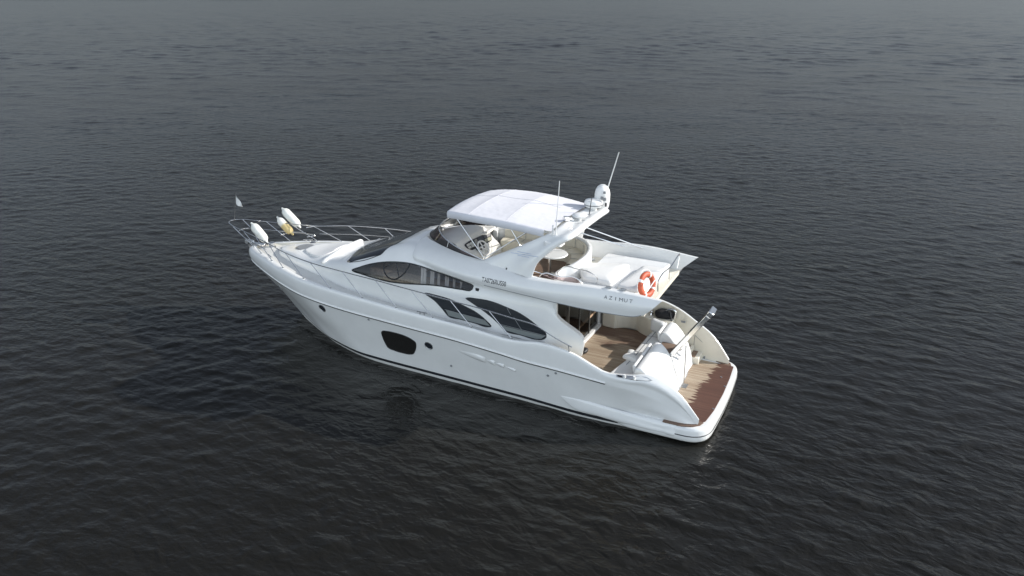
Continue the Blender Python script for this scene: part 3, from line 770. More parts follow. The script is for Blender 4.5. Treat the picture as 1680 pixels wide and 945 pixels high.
# fly windscreen of smoked acrylic
base = [(9.33, 0, 3.93), (9.24, .30, 3.935), (8.95, .68, 3.94), (8.60, .97, 3.94), (8.00, 1.24, 3.91), (7.30, 1.46, 3.88), (6.75, 1.55, 3.86)]
top = [(8.76, 0, 4.40), (8.74, .36, 4.385), (8.62, .78, 4.33), (8.28, 1.15, 4.24), (7.72, 1.42, 4.10), (7.10, 1.57, 3.98), (6.70, 1.60, 3.88)]
def fscreen():
    b = smooth_path(base, 30); t = smooth_path(top, 30)
    G = np.stack([b, (b + t) / 2, t]); mb = grid_mb(G, True)
    o = mb.build('flybridge_windscreen', PLEXI, fly, smooth=60)
    rim = np.concatenate([t[::-1] * [1, -1, 1], t[1:]])
    MB().tube(rim, .014, 6).build('windscreen_rim', STEEL, o)
    for i, w in ((0, .016), (16, .014)):
        for s in ((1,) if i == 0 else (1, -1)):
            q0, q1 = b[i] * [1, s, 1], t[i] * [1, s, 1]
            MB().tube([q0 + [-.02, 0, 0], q1 + [-.015, 0, 0]], w, 6).build('windscreen_post', WPLAST, o)
    foot = np.concatenate([b[::-1] * [1, -1, 1], b[1:]]) + [0, 0, .004]
    MB().tube(foot, .012, 5).build('windscreen_seal', BLACK, o)
fscreen()

# helm console
prof = [(9.1, 3.90), (8.6, 4.02), (8.1, 4.06), (7.90, 4.03), (7.62, 3.74), (7.50, 3.66), (7.46, 3.24)]
cl = []
for (x, z) in prof:
    row = []
    for y in (1.10, 1.0, .6, 0, -.45, -.72, -.80):
        e = .10 if abs(y) > .75 and y < 0 else 0
        yy = y
        if x > 8.2: yy = y * (.78 if x < 8.8 else .5)
        row.append((x - e, yy, z - (.14 if y in (-.80,) else 0)))
    cl.append(row)
CGr = dense(cl, nu=30, nv=5, crease=(3, 4)); grid_mb(CGr).build('helm_console', MATTEW, fly, smooth=50)
# foredash to starboard (flat moulding)
MB().prism(rounded([(9.0, -.3), (8.4, -1.0), (7.75, -1.25), (7.7, -.5), (7.8, -.2)], .1), 3.86, 3.95).build('dashboard_moulding', MATTEW, fly, bev=.02)
pn = Vector((-.72, 0, .70)).normalized()
def onpan(u, w, off=0.0):      # instrument face: plane through (7.76,0,3.885)
    d = ray(u, w); p0 = np.array([7.76, 0, 3.885]); n = np.array(pn)
    return CP + d * (((p0 - CP) @ n) / (d @ n)) + n * off
def panel(name, px, m, off, parent, r=.05, thick=.02):
    P = [onpan(*q, off) for q in px]; P = rounded(P, r, 4); n = np.array(pn); k = len(P)
    mb = MB().add([p for p in P] + [p - n * thick for p in P], [tuple(range(k)), tuple(range(2 * k - 1, k - 1, -1))] + [(i, k + i, k + (i + 1) % k, (i + 1) % k) for i in range(k)])
    return mb.build(name, m, parent, smooth=0)
pan = panel('instrument_panel', [(761, 402), (771, 395), (800, 382), (805, 384.5), (806.5, 396), (775, 410.5), (766.5, 408)], BLACK, .02, fly)
for px in ([(764.5, 402), (769, 399.3), (770.5, 403), (766, 405.5)], [(770, 399), (774.5, 396.6), (776, 400.4), (771.5, 403)], [(766.5, 406), (771, 403.6), (773, 407), (769, 409)], [(772.2, 403), (776.5, 400.7), (778.5, 404.5), (774, 406.8)]):
    panel('gauge', px, mat('gauge_face', (.62, .62, .58), .3), .03, pan, .02, .01)
for px, c in (([(777, 394.5), (781, 392.5), (784.5, 400.5), (780.5, 402.8)], (.32, .32, .30)), ([(782, 392.2), (790, 388.4), (793, 395.4), (785.5, 399)], (.05, .055, .06)), ([(792, 387.4), (795, 386), (797, 390.5), (794, 392)], (.10, .10, .11)), ([(796.5, 385.5), (802, 383), (804, 387), (798.5, 389.8)], (.26, .25, .25)), ([(794, 393.5), (804, 389), (805.5, 394), (796, 398)], (.36, .35, .26))):
    panel('instrument_screen', px, mat('screen_face', c, .25), .03, pan, .02, .01)
# wheel
wc = at_x(793, 406, 7.40); wax = Vector((-.80, .10, .58)).normalized()
def ringpts(c, ax, r, n=28):
    q = Vector((0, 0, 1)).rotation_difference(ax).to_matrix()
    return [np.array(c) + np.array(q @ Vector((r * math.cos(2 * math.pi * i / n), r * math.sin(2 * math.pi * i / n), 0))) for i in range(n)]
wb = MB().tube(ringpts(wc, wax, .215), .026, 8, closed=True)
for i in range(5):
    p = ringpts(wc, wax, .215, 5)[i]; wb.tube([np.array(wc), p], .017, 6)
wb.lathe([(.06, -.02), (.06, .02), (.03, .03)], wc, wax, 14)
wheel = wb.build('steering_wheel', WPLAST, fly, smooth=50)
MB().lathe([(.035, .0), (.035, .035), (.01, .04)], wc, wax, 12).tube([np.array(wc), np.array(wc) - np.array(wax) * .2], .03, 8).build('wheel_hub', BLACK, wheel)
MB().box(at_x(785, 408, 7.52), (.10, .14, .09)).build('throttle_box', BLACK, fly, bev=.02)
MB().box(at_x(804, 403, 7.55), (.08, .08, .10)).build('throttle_lever', BLACK, fly, bev=.02)

# settee along starboard, curving across aft
back = [(7.70, -1.05, 3.86), (7.75, -1.30, 3.9), (7.35, -1.42, 3.92), (6.6, -1.50, 3.92), (5.8, -1.52, 3.93), (5.15, -1.44, 3.94), (4.78, -1.22, 3.95), (4.48, -.85, 3.95), (4.30, -.40, 3.94), (4.24, .15, 3.92), (4.36, .55, 3.84), (4.62, .82, 3.72), (4.70, 1.08, 3.66), (4.52, 1.32, 3.62)]
bp = smooth_path(back, 90)
def wall_along(path, z0, th, hgt_off=0.0, rnd=.04):
    T = np.gradient(path, axis=0); T[:, 2] = 0; T /= np.linalg.norm(T, axis=1)[:, None]
    Nn = np.stack([-T[:, 1], T[:, 0], 0 * T[:, 0]], -1)
    lv = []
    for (o, dz, foot) in ((th / 2, 0, 1), (th / 2, -rnd, 0), (th / 4, -.006, 0), (-th / 4, -.006, 0), (-th / 2, -rnd, 0), (-th / 2, 0, 1)):
        p = path + Nn * o; p = p.copy(); p[:, 2] = z0 if foot else path[:, 2] + dz + hgt_off; lv.append(p)
    mb = grid_mb(np.array(lv)); n = len(path)
    mb.f.append(tuple(k * n for k in range(6))); mb.f.append(tuple(k * n + n - 1 for k in range(5, -1, -1)))
    return mb
wall_along(bp, 3.2, .13).build('settee_back', GEL, fly, smooth=50)
def offset_path(path, d):
    T = np.gradient(path, axis=0); T[:, 2] = 0; T /= np.linalg.norm(T, axis=1)[:, None]
    return path + np.stack([-T[:, 1], T[:, 0], 0 * T[:, 0]], -1) * d
sgn = -1 if offset_path(bp, .3)[30][1] < bp[30][1] else 1
inn = offset_path(bp, sgn * .10)
cut = slice(8, 72)
bk = inn[cut].copy(); bk[:, 2] -= .05
c1 = wall_along(bk, 3.55, .09).build('settee_back_cushion', CREAMV, fly, smooth=50)
a_, b_ = offset_path(bp, sgn * .08)[cut], offset_path(bp, sgn * .55)[cut]
lv = [np.column_stack([a_[:, :2], 0 * a_[:, 0] + 3.2]), np.column_stack([a_[:, :2], 0 * a_[:, 0] + 3.62]), np.column_stack([(a_ + b_)[:, :2] / 2, 0 * a_[:, 0] + 3.645]), np.column_stack([b_[:, :2], 0 * a_[:, 0] + 3.62]), np.column_stack([b_[:, :2], 0 * a_[:, 0] + 3.2])]
grid_mb(np.array(lv)).build('settee_seat', CREAMV, fly, smooth=50, bev=.03)
for j in (18, 32, 44, 54, 62):
    q = offset_path(bp, sgn * .175)[j]; r2 = offset_path(bp, sgn * .165)[j]
    MB().tube([(r2[0], r2[1], bp[j][2] - .04), (q[0], q[1], 3.64), (*offset_path(bp, sgn * .54)[j][:2], 3.648)], .006, 5).build('cushion_seam', GREYP, c1)
# table
tb = empty('pedestal', (0, 0, 0)); bpy.data.objects.remove(tb)
tc_ = at_z(907, 416, 3.86)
MB().lathe([(.02, 0), (.42, 0), (.44, .02), (.42, .045), (.02, .045)], (tc_[0], tc_[1], 3.83), n=40).build('flybridge_table', GEL, fly)
MB().lathe([(.22, 0), (.20, .02), (.05, .04), (.04, .56)], (tc_[0] + .05, tc_[1] + .1, 3.26), n=20).build('table_pedestal', STEEL, fly)

# sunpad plinth and pads
MB().prism(rounded([(4.15, -1.55), (2.15, -1.5), (2.55, 1.02), (3.85, 1.28), (4.1, 1.0)], .15), 3.24, 3.50).build('sunpad_plinth', GEL, fly, bev=.03)
def pad(name, px, ztop, th, label, group):
    P = rounded([at_z(*q, ztop)[:2] for q in px], .12, 5); c = np.mean(P, axis=0)
    n = len(P); V = []; F = []
    rings = [(1.0, ztop - th), (1.015, ztop - th * .5), (.99, ztop - .025), (.94, ztop), (.5, ztop + .018), (.0, ztop + .022)]
    for (sc, z) in rings:
        for p in P: V.append((*(c + (np.array(p) - c) * sc), z))
    for r0 in range(len(rings) - 1):
        for i in range(n): F.append((r0 * n + i, r0 * n + (i + 1) % n, (r0 + 1) * n + (i + 1) % n, (r0 + 1) * n + i))
    F.append(tuple(range(n - 1, -1, -1)))
    o = build(name, V, F, VINYL, None, origin=(c[0], c[1], ztop - th), smooth=50)
    return tag(o, label, 'cushion', group)
pad('sunpad_cushion', [(946, 429.5), (1034, 432), (1002, 461), (957, 453)], 3.66, .155, 'large white sunbathing pad on flybridge, nearer the curved settee', None)
pad('sunpad_cushion', [(1056, 434), (1096, 440), (1046, 474), (1011, 466.5)], 3.64, .135, 'smaller white sunbathing pad beside the orange life ring', None)
MB().box((2.9, 1.62, 3.28), (1.5, .2, .05)).build('step_moulding', GEL, fly, bev=.02)

# ---- radar arch
arch_f = [(6.85, 1.54, 3.82), (6.25, 1.52, 4.12), (5.65, 1.49, 4.43), (5.15, 1.47, 4.70), (4.88, 1.38, 4.84), (4.78, 1.15, 4.91), (4.75, .6, 4.95), (4.75, 0, 4.96)]
arch_a = [(5.10, 1.88, 3.70), (4.97, 1.82, 4.12), (4.72, 1.76, 4.40), (4.42, 1.66, 4.68), (4.20, 1.55, 4.84), (4.08, 1.35, 4.91), (4.05, .7, 4.94), (4.04, 0, 4.95)]
def arch():
    f = np.array(arch_f); a = np.array(arch_a)
    f2 = np.concatenate([f, (f * [1, -1, 1])[-2::-1]]); a2 = np.concatenate([a, (a * [1, -1, 1])[-2::-1]])
    Tn = np.cross(np.gradient(f2, axis=0), a2 - f2); Tn /= np.linalg.norm(Tn, axis=1)[:, None]
    mid = len(Tn) // 2
    if Tn[mid][2] < 0: Tn = -Tn
    th = .065
    m1, m2 = f2 + (a2 - f2) * .02, f2 + (a2 - f2) * .985
    mm = (f2 + a2) / 2
    lv = [f2 - Tn * th * .5, m1 - Tn * .006, mm + Tn * .012, m2 - Tn * .006, a2 - Tn * th * .5, m2 - Tn * th, mm - Tn * th, m1 - Tn * th, f2 - Tn * th * .5]
    G = dense(lv, nu=90, nv=4)
    o = grid_mb(G).build('radar_arch', GEL, yacht, smooth=50)
    return o
archo = arch(); abv = bvh_of(archo)
def arch_z(x, y):
    h = abv.ray_cast(Vector((x, y, 9)), Vector((0, 0, -1))); return h[0].z if h[0] is not None else 4.95
# radar drum
MB().lathe([(.10, 0), (.12, .10), (.24, .12), (.27, .16), (.27, .24), (.24, .30), (.14, .33), (.0, .335)], (4.45, -1.00, 4.94), n=32).build('radar_scanner', WPLAST, archo)
MB().lathe([(.272, 0), (.276, .015), (.272, .03)], (4.45, -1.00, 5.11), n=32).build('radar_band', GREYP, archo)
# tall satellite dome
MB().lathe([(.16, 0), (.20, .06), (.225, .25), (.225, .45), (.20, .57), (.15, .66), (.08, .71), (0, .725)], (4.30, -1.30, 4.93), n=32).build('satellite_dome', WPLAST, archo)
# mushroom + searchlight
MB().lathe([(.05, 0), (.05, .10), (.20, .12), (.22, .15), (.19, .18), (.08, .205), (0, .21)], (4.42, .17, 4.95), n=28).build('gps_dome', WPLAST, archo)
MB().lathe([(.03, 0), (.035, .03), (.06, .10), (.085, .24), (.05, .25)], (4.55, .45, 5.06), axis=(.5, .75, .1), n=16).box((4.52, .40, 5.0), (.08, .08, .1)).build('horn', STEEL, archo)
for y, x in ((.42, 4.22), (-.15, 4.25)):
    MB().box((x, y, 4.965), (.07, .07, .03)).tube([(x, y, 4.97), (x, y, 5.05)], .012, 6).tube([(x + .05, y, 5.05), (x - .05, y, 5.05)], .012, 6).build('arch_cleat', STEELD, archo)
# whip antennas
b0 = at_y(911, 396, 1.45); t0 = at_y(918, 297, 1.40)
MB().tube([b0 + [0, 0, .02], t0], [.017, .010], 8).build('whip_antenna', WPLAST, archo)
MB().prism(rounded([(b0[0] + .25, 1.68), (b0[0] - .22, 1.62), (b0[0] - .22, 1.25), (b0[0] + .25, 1.30)], .08), b0[2] - .10, b0[2] + .02).build('antenna_bracket', WPLAST, archo, bev=.02)
MB().tube([b0 + [.07, .03, 0], b0 + [.06, .03, .45]], .022, 8).build('antenna_stub', WPLAST, archo)
t1 = at_y(1015.5, 250, -1.35); m1_ = at_y(995, 315, -1.35)
MB().tube([m1_, t1], [.018, .012], 8).build('whip_antenna', WPLAST, archo)
mb_ = at_y(974, 352, -.9)
MB().tube(smooth_path([np.array([4.33, -.72, 4.95]), at_y(980, 345, -1.05), at_y(990, 334, -1.25), at_y(993, 322, -1.3), m1_], 18), .016, 6).build('antenna_mast', STEELD, archo)
for q in ((988, 325, .09), (992, 327, .09), (992, 316, .07)):
    MB().box(at_y(q[0], q[1], -1.02), (q[2], .06, q[2])).build('mast_lamp', GREYP, archo, bev=.01)
MB().box(at_y(994, 336, -1.05), (.05, .05, .11)).build('mast_lamp', BLACK, archo, bev=.01)
p0 = at_y(966, 357, -.45)
MB().tube([p0, at_y(972, 316, -.45)], [.014, .008], 6).lathe([(.035, 0), (.03, .06)], p0 - [0, 0, .03], n=10).build('black_whip_antenna', BLACK, archo)
# stays from the arch to the starboard wing
for a, b, ya, yb in (((944.5, 379.5), (1031, 406), -.9, -1.88), ((957, 371.5), (1060, 409), -.4, -1.88)):
    MB().tube([at_y(*a, ya), at_y(*b, yb)], .016, 7).build('arch_stay', STEEL, archo)
# arch leg lettering (pale blue lines of writing)
for i, (a, b) in enumerate((((849, 412.5), (872, 417)), ((838, 414.5), (883, 421.5)), ((849, 418.5), (868, 422.5)))):
    A_, B_ = on_surf(abv, *a), on_surf(abv, *b)
    if A_ is None or B_ is None: continue
    Q = []
    for t in np.linspace(0, 1, 40):
        
        p = on_surf(abv, a[0] + (b[0] - a[0]) * t, a[1] + (b[1] - a[1]) * t); Q.append(p)
    mbl = MB()
    for j in range(len(Q) - 1):
        if Q[j] is None or Q[j + 1] is None: continue
        mbl.tube([Q[j], Q[j + 1]], .009, 4)
    mbl.build('lettering_line', BLUELET, archo)
# little camera/lamp on the fly side
lp = on_surf(fbv, 835, 441)
MB().box(lp, (.20, .05, .10)).build('side_lamp', WPLAST, fly, bev=.015)
MB().box(lp + [-.06, .03, -.01], (.05, .03, .06)).build('lamp_lens', BLACK, fly)
MB().box(lp + [.06, .03, 0], (.03, .03, .06)).build('lamp_lens', BLACK, fly)

# ---- canopy
def canopy():
    st = [  # x, half width, edge z, crown
     (8.08, 1.30, 5.05, .03), (7.85, 1.37, 5.09, .07), (7.3, 1.50, 5.11, .10), (6.7, 1.56, 5.11, .12), (6.0, 1.56, 5.08, .13), (5.3, 1.52, 5.02, .12), (4.72, 1.46, 4.95, .08)]
    lv = []
    for v in np.linspace(-1, 1, 15):
        row = []
        for (x, w, z, c) in st:
            bow = .10 * v * v if x > 7.7 else 0
            row.append((x - bow * (x - 7.2), w * v, z + c * (1 - abs(v)**2.4)))
        lv.append(row)
    G = dense(lv, nu=70, nv=4)
    # sag between hoops
    hoops = (8.0, 7.2, 6.0, 4.72)
    X = G[:, :, 0]; sag = np.zeros_like(X)
    for a, b in zip(hoops[:-1], hoops[1:]):
        t = (X - b) / (a - b); k = (t > 0) & (t < 1); sag[k] = np.sin(np.pi * t[k])**1.0 * .035
    G[:, :, 2] -= sag * (1 - (np.abs(G[:, :, 1]) / 1.55)**4)
    G[:, :, 2] += rng.normal(0, .0016, G[:, :, 2].shape)
    mb = grid_mb(G)
    # valance: hem hanging on both sides and at the front
    for e in (0, -1):
        top = G[e]; s = -1 if e == 0 else 1
        k = top[:, 0] > 4.9
        H = np.stack([top[k], top[k] + [0, s * .035, -.06], top[k] + [0, s * .03, -.16], top[k] + [0, s * .0, -.20]]); grid_mb(H, mb=mb)
    top = G[:, 0]; H = np.stack([top, top + [.01, 0, -.025], top + [.0, 0, -.05]]); grid_mb(H, mb=mb)
    o = mb.build('canopy', CANVAS, yacht, smooth=60)
    seam = mat('canvas_seam', (.55, .55, .59), .9)
    for hx in hoops[1:3] + (7.5,):
        j = int(np.argmin(np.abs(G[30, :, 0] - hx))); 
        if hx == 7.5: continue
        MB().tube(G[:, j] + [0, 0, .003], .006, 4).build('canopy_seam', seam, o)
    j = 40
    MB().tube(G[G.shape[0] * 2 // 5, 0:60] + [0, 0, .003], .004, 4).build('canopy_seam', seam, o)
    fr = []
    for s in (1, -1):
        for a, b in (((7.72, 1.40, 5.02), (6.72, 1.50, 3.90)), ((6.70, 1.50, 3.92), (5.30, 1.47, 4.92)), ((5.98, 1.46, 4.98), (5.35, 1.50, 4.05))):
            MB().tube([np.array(a) * [1, s, 1], np.array(b) * [1, s, 1]], .014, 7).build('canopy_strut', STEEL, o)
    for hx in (7.85, 6.95, 5.85):
        j = int(np.argmin(np.abs(G[30, :, 0] - hx)))
        MB().tube(G[:, j] - [0, 0, .03], .014, 6).build('canopy_hoop', STEEL, o)
canopy()

# ---- fly rails, plexi guard
gd = [at_y(*q, 1.66) for q in ((881.5, 463), (884, 456), (890, 449.5), (897, 448), (906, 450.5), (918, 454), (928, 454.5), (938, 453.8), (948, 458), (956, 468), (957.5, 472))]
gp = smooth_path(gd, 40)
lowz = np.column_stack([gp[:, 0], gp[:, 1] - 0.0, np.full(len(gp), 3.70)])
gl = grid_mb(np.stack([lowz, gp])).build('stair_guard', PLEXIP, fly, smooth=0)
MB().tube(gp, .014, 7).build('guard_rim', STEEL, gl)
for q in (36,): MB().box(gp[q] + [0, .01, -.06], (.06, .03, .06)).build('guard_clamp', BLACK, gl)
def rail(name, pts, r, parent, n=30, m=STEEL): return MB().tube(smooth_path(pts, n), r, 7).build(name, m, parent)
rail('stair_handrail', [at_y(866, 442, 1.80), at_y(886, 448, 1.6), at_y(905, 456, 1.55), at_y(926, 462, 1.5)], .013, fly)
rail('settee_rail', [at_z(922, 458, 3.3), at_z(922, 440, 3.95), at_z(926, 437.5, 3.98), at_z(946, 441, 3.98), at_z(966, 446, 3.98), at_z(976, 452, 3.9), at_z(976.5, 470, 3.4)], .014, fly, 40)
rail('settee_rail_post', [at_z(952, 442, 3.98), at_z(952.5, 455, 3.5)], .011, fly, 6)
ar = [at_x(*q, 1.75) for q in ((1079, 478), (1080, 461), (1083, 455), (1101, 436.5), (1112, 420), (1114.5, 416.5), (1111, 440))]
rail('aft_rail', ar, .015, fly, 50)
for a, b in (((1098, 440), (1097.5, 458)),): MB().tube([at_x(*a, 1.75), at_x(*b, 1.75)], .012, 7).build('aft_rail_post', STEEL, fly)
for q in ((998, 473.5), (1022, 477.5)):
    p = on_surf(fbv, *q)
    if p is not None: MB().box(p + [0, -.03, .03], (.14, .04, .05)).tube([p + [.1, 0, .02], p + [-.1, 0, .05]], .012, 6).build('wing_cleat', STEELD, fly)

# ---- registration and maker's lettering
text_on('registration_lettering', 'TA0726RUS50', on_surf(fbv, 790.5, 461.5) if on_surf(fbv, 790.5, 461.5) is not None else at_y(790.5, 461.5, 1.9), on_surf(fbv, 830, 470) if on_surf(fbv, 830, 470) is not None else at_y(830, 470, 1.9), .125, LETTER, fly, fbv)
A_, B_ = on_surf(fbv, 990.5, 489.5), on_surf(fbv, 1040, 498)
for i, ch_ in enumerate('AZIMUT'):
    t = i / 6.0; w_ = {'I': .04, 'M': .135}.get(ch_, .112)
    text_on('wing_letter', ch_, A_ + (B_ - A_) * (t + .01 + (.04 if ch_ == 'I' else 0)), A_ + (B_ - A_) * (t + (.03 if ch_ == 'I' else 0) + w_), .082, LETTER, fly, fbv)

# ---- cockpit
sole = [(x, y) for x, y in ((4.36, 1.95), (1.9, 1.98), (1.9, -1.98), (4.36, -1.95))]
ck = MB().prism(sole, .86, .95).build('cockpit_sole', TEAKC, yacht)
cabp = rounded([(4.30, -1.86), (3.86, -1.80), (3.72, -1.92), (3.48, -2.04), (3.22, -2.0), (3.06, -1.84), (2.76, -1.66), (2.30, -1.63), (2.05, -1.66), (2.05, -2.08), (4.30, -2.08)], .09, 4)
MB().prism(cabp, .94, 1.56).build('cockpit_cabinet', CREAM, yacht, bev=.02)
MB().prism(rounded([(4.30, -1.80), (3.84, -1.74), (3.80, -2.06), (4.30, -2.06)], .06), .96, 1.95).build('cockpit_locker', CREAM, yacht, bev=.02)
st_ = MB()
for i in range(5):
    st_.tube(smooth_path([(3.62 - .012 * i, -1.99 + .035 * i, 1.60 + .035 * i), (3.55, -1.9 + .02 * i, 1.66 + .03 * i), (3.50, -2.0 + .02 * i, 1.60 + .03 * i)], 8), .014, 6)
o = st_.build('rope_coil', mat('white_black_rope', (.55, .54, .50), .8, noise=.7, nscale=60), None, origin=(3.55, -1.98, 1.58))
tag(o, 'coiled pale mooring rope on the starboard cockpit locker', 'rope')
# black bag in the starboard niche
bc = at_z(1091, 514, 1.68)
def blob(name, c, d, m, label, cat, seed=1, parent=None, rz=0.0):
    bm = bmesh.new(); bmesh.ops.create_icosphere(bm, subdivisions=3, radius=1)
    r2 = random.Random(seed); ph = [r2.uniform(0, 6) for _ in range(6)]
    for v in bm.verts:
        s = 1 + .06 * math.sin(4 * v.co.x + ph[0]) + .06 * math.sin(5 * v.co.y + ph[1]) + .05 * math.sin(4 * v.co.z + ph[2])
        q = Vector([math.copysign(abs(a)**.62, a) for a in v.co]) * s
        v.co = Vector((q.x * d[0] / 2, q.y * d[1] / 2, q.z * d[2] / 2)); v.co.rotate(Matrix.Rotation(rz, 3, 'Z'))
    V = [np.array(v.co) + np.array(c) for v in bm.verts]; F = [[v.index for v in f.verts] for f in bm.faces]; bm.free()
    o = build(name, V, F, m, parent, smooth=60, origin=None if parent else (c[0], c[1], c[2] - d[2] / 2))
    return tag(o, label, cat) if label else o
blob('stowed_bag', (bc[0], max(bc[1], -2.0), 1.66), (.62, .34, .26), mat('black_fabric', (.014, .014, .016), .9), 'black bag on the cream counter in the starboard cockpit corner', 'bag', 3, rz=.15)
# grill / winch fittings beside it
wq = at_z(1070, 511, 1.62)
MB().lathe([(.07, 0), (.06, .05), (.045, .08), (.06, .12), (.05, .14)], (wq[0], max(wq[1], -2.0), 1.55), n=18).build('mooring_winch', STEEL, yacht)
wq = at_z(1107, 517, 1.62)
MB().tube(smooth_path([(wq[0] + .28, -1.98, 1.74), (wq[0] + .06, -1.97, 1.86), (wq[0] - .04, -1.96, 1.84), (wq[0] - .05, -1.95, 1.6)], 16), .03, 8).build('fairlead_bar', STEEL, yacht)
MB().tube([(wq[0] + .1, -1.90, 1.82), (wq[0] - .05, -1.72, 1.45)], .022, 6).build('rubber_strap', BLACK, yacht)
# transom block: sofa outside, garage wall, steps to starboard
def block(y0, y1, name, ztop=1.74, xf=2.1):
    ys = np.linspace(y0, y1, 9); lv = []
    prof = [(xf - .02, .90), (xf, 1.30), (xf - .03, ztop - .13), (xf - .08, ztop - .02), (xf - .18, ztop), (xf - .40, ztop - .15), (xf - .60, 1.25), (xf - .76, .85), (xf - .86, .44)]
    for (x, z) in prof:
        lv.append([(x - .05 * (y / 2.0)**2 * (1 if x < 1.6 else 0), y, z) for y in ys])
    G = dense(lv, nu=24, nv=6); mb = grid_mb(G); nr, nc = G.shape[:2]
    mb.f.append(tuple(k * nc for k in range(nr))); mb.f.append(tuple(k * nc + nc - 1 for k in range(nr - 1, -1, -1)))
    return mb.build(name, GEL, yacht, smooth=50, bev=.035)
block(.17, 1.97, 'transom_block', 1.74); block(-1.42, -.52, 'transom_block', 1.71, 2.12)
# low part under the boarding gap
prof = [(2.06, .90), (2.04, 1.40), (1.98, 1.44), (1.62, 1.40), (1.495, 1.25), (1.335, .85), (1.235, .44)]
G = np.array([[(x, y, z) for y in np.linspace(-.58, .24, 6)] for x, z in prof]); grid_mb(dense(G, nu=8, nv=4, crease=(1, 2, 3))).build('transom_gate_base', GEL, yacht, smooth=40)
MB().prism([(1.99, -.50), (1.54, -.50), (1.54, .15), (1.99, .15)], 1.42, 1.452).build('gate_tread', TEAKF, yacht, bev=.005)
# boarding steps on starboard
sb = MB()
for i in range(3): sb.box((1.55 + .22 * i, -1.68, .55 + .16 * i), (.9 - .1 * i, .52, .26 + .0 * i))
sb.build('boarding_steps', CREAM, yacht, bev=.02)
MB().box((1.35, -1.66, .69), (.26, .44, .012)).box((1.58, -1.66, .85), (.24, .44, .012)).build('step_tread', TEAKF, yacht)
# sofa
def sofa():
    f = [(2.80, 1.86), (2.72, 1.35), (2.64, .9), (2.60, .2), (2.57, -.5), (2.55, -1.05), (2.50, -1.40)]
    P = smooth_path([(a, b, 0) for a, b in f], 30)
    def row(dx, z): return np.column_stack([P[:, 0] + dx, P[:, 1], np.full(len(P), z)])
    back = np.column_stack([np.full(len(P), 2.10), P[:, 1] * 1.06, np.full(len(P), 1.40)])
    G = dense([row(-.04, .94), row(-.02, 1.22), row(0, 1.30), row(-.05, 1.385), row(-.16, 1.40), back], nu=30, nv=4, crease=(1,))
    mb = grid_mb(G); nr, nc = G.shape[:2]
    return mb.build('sofa_seat', VINYL, yacht, smooth=50)
so = sofa()
for y in (.95, .35, -.25, -.8):
    MB().tube([(2.56, y, 1.402), (2.12, y, 1.408)], .007, 5).build('seat_seam', GREYP, so)
MB().tube(smooth_path([(2.50, 1.25, 1.408), (2.44, .5, 1.408), (2.41, -.3, 1.408), (2.38, -1.2, 1.408)], 20), .010, 5).build('seat_seam', GREYP, so)
# backrest cushions on the block's forward face
for y0, y1 in ((1.75, 1.05), (1.0, .22), (-.55, -1.35)):
    MB().box((2.13, (y0 + y1) / 2, 1.55), (.10, abs(y1 - y0), .30), ry=.12).build('back_cushion', VINYL, yacht, bev=.045, bevseg=3)
blob('throw_pillow', (2.36, -1.22, 1.56), (.16, .50, .40), VINYL, 'plain white pillow at the starboard end of the cockpit sofa', 'pillow', 5, rz=1.2)
blob('bolster_pillow', (2.46, .90, 1.46), (.22, .52, .16), VINYL, 'white bolster lying across the port half of the cockpit sofa', 'pillow', 6, rz=1.3)
blob('small_cushion', (2.60, .52, 1.43), (.20, .22, .10), VINYL, 'small white cushion on the front edge of the cockpit sofa', 'cushion', 8, rz=.3)
blob('dark_bundle', at_z(957, 575, 1.02), (.26, .3, .14), BLACK, 'small dark bundle lying on teak beside the port cabin pillar', 'bundle', 9)

# ---- swim platform
def platform():
    W = 2.24; out = []
    pts = rounded([(2.6, W - .02), (.02, W - .04), (.02, -(W - .04)), (2.6, -(W - .02))], .62, 10)
    pts = np.array(pts); seg = [np.linspace(a, b, 8, endpoint=False) for a, b in zip(pts[:-1], pts[1:]) if np.linalg.norm(b - a) > .5]
    out = []
    for a, b in zip(pts[:-1], pts[1:]):
        k_ = max(1, int(np.linalg.norm(b - a) / .18)); out += [a + (b - a) * i / k_ for i in range(k_)]
    out.append(pts[-1])
    # bowed aft edge
    o2 = []
    for p in out:
        x = p[0] - .10 * (1 - (p[1] / W)**2) * np.clip((1.0 - p[0]) / 1.0, 0, 1); o2.append((x, p[1]))
    k = len(o2); c = np.array([1.3, 0]); lv = []
    for (ins, z) in ((.10, .02), (.03, .06), (0, .14), (0, .30), (.015, .40), (.06, .455), (.14, .465), (.35, .466)):
        q = []
        for (x, y) in o2:
            n = np.array([max(0, (0.75 - x)) * -1.0, y * .8 if abs(y) > 1.2 else 0.0]); l = np.linalg.norm(n)
            if l < 1e-6: n = np.array([-1.0, 0]); l = 1
            n = n / l; q.append((x - n[0] * ins, y - n[1] * ins, z))
        lv.append(q)
    G = dense(lv, nu=130, nv=3, crease=(6,)); mb = grid_mb(G)
    nr, nc = G.shape[:2]; mb.f.append(tuple((nr - 1) * nc + i for i in range(nc))); mb.f.append(tuple(nc - 1 - i for i in range(nc)))
    o = mb.build('swim_platform', GEL, yacht, smooth=50)
    line = dense(lv, nu=130, nv=1, along=True)
    row = (line[2] * .4 + line[3] * .6)
    nrm = np.where(np.abs(row[:, 1:2]) > 1.6, np.sign(row[:, 1:2]) * [[0, 1, 0]], [[-1, 0, 0]])
    MB().tube(row + nrm * .004, .015, 6).build('platform_rubber', BLACK, o)
    return o
plat = platform()
tp = [(1.36, -1.78), (1.22, -.6), (1.20, .3), (1.24, .8), (1.0, 1.38), (.62, 1.66), (.24, 1.76), (.16, 1.66), (.085, 1.0), (.055, 0), (.075, -1.0), (.12, -1.76)]
MB().prism(rounded(tp, .04, 4), .46, .486).build('teak_planking', TEAKP, plat)
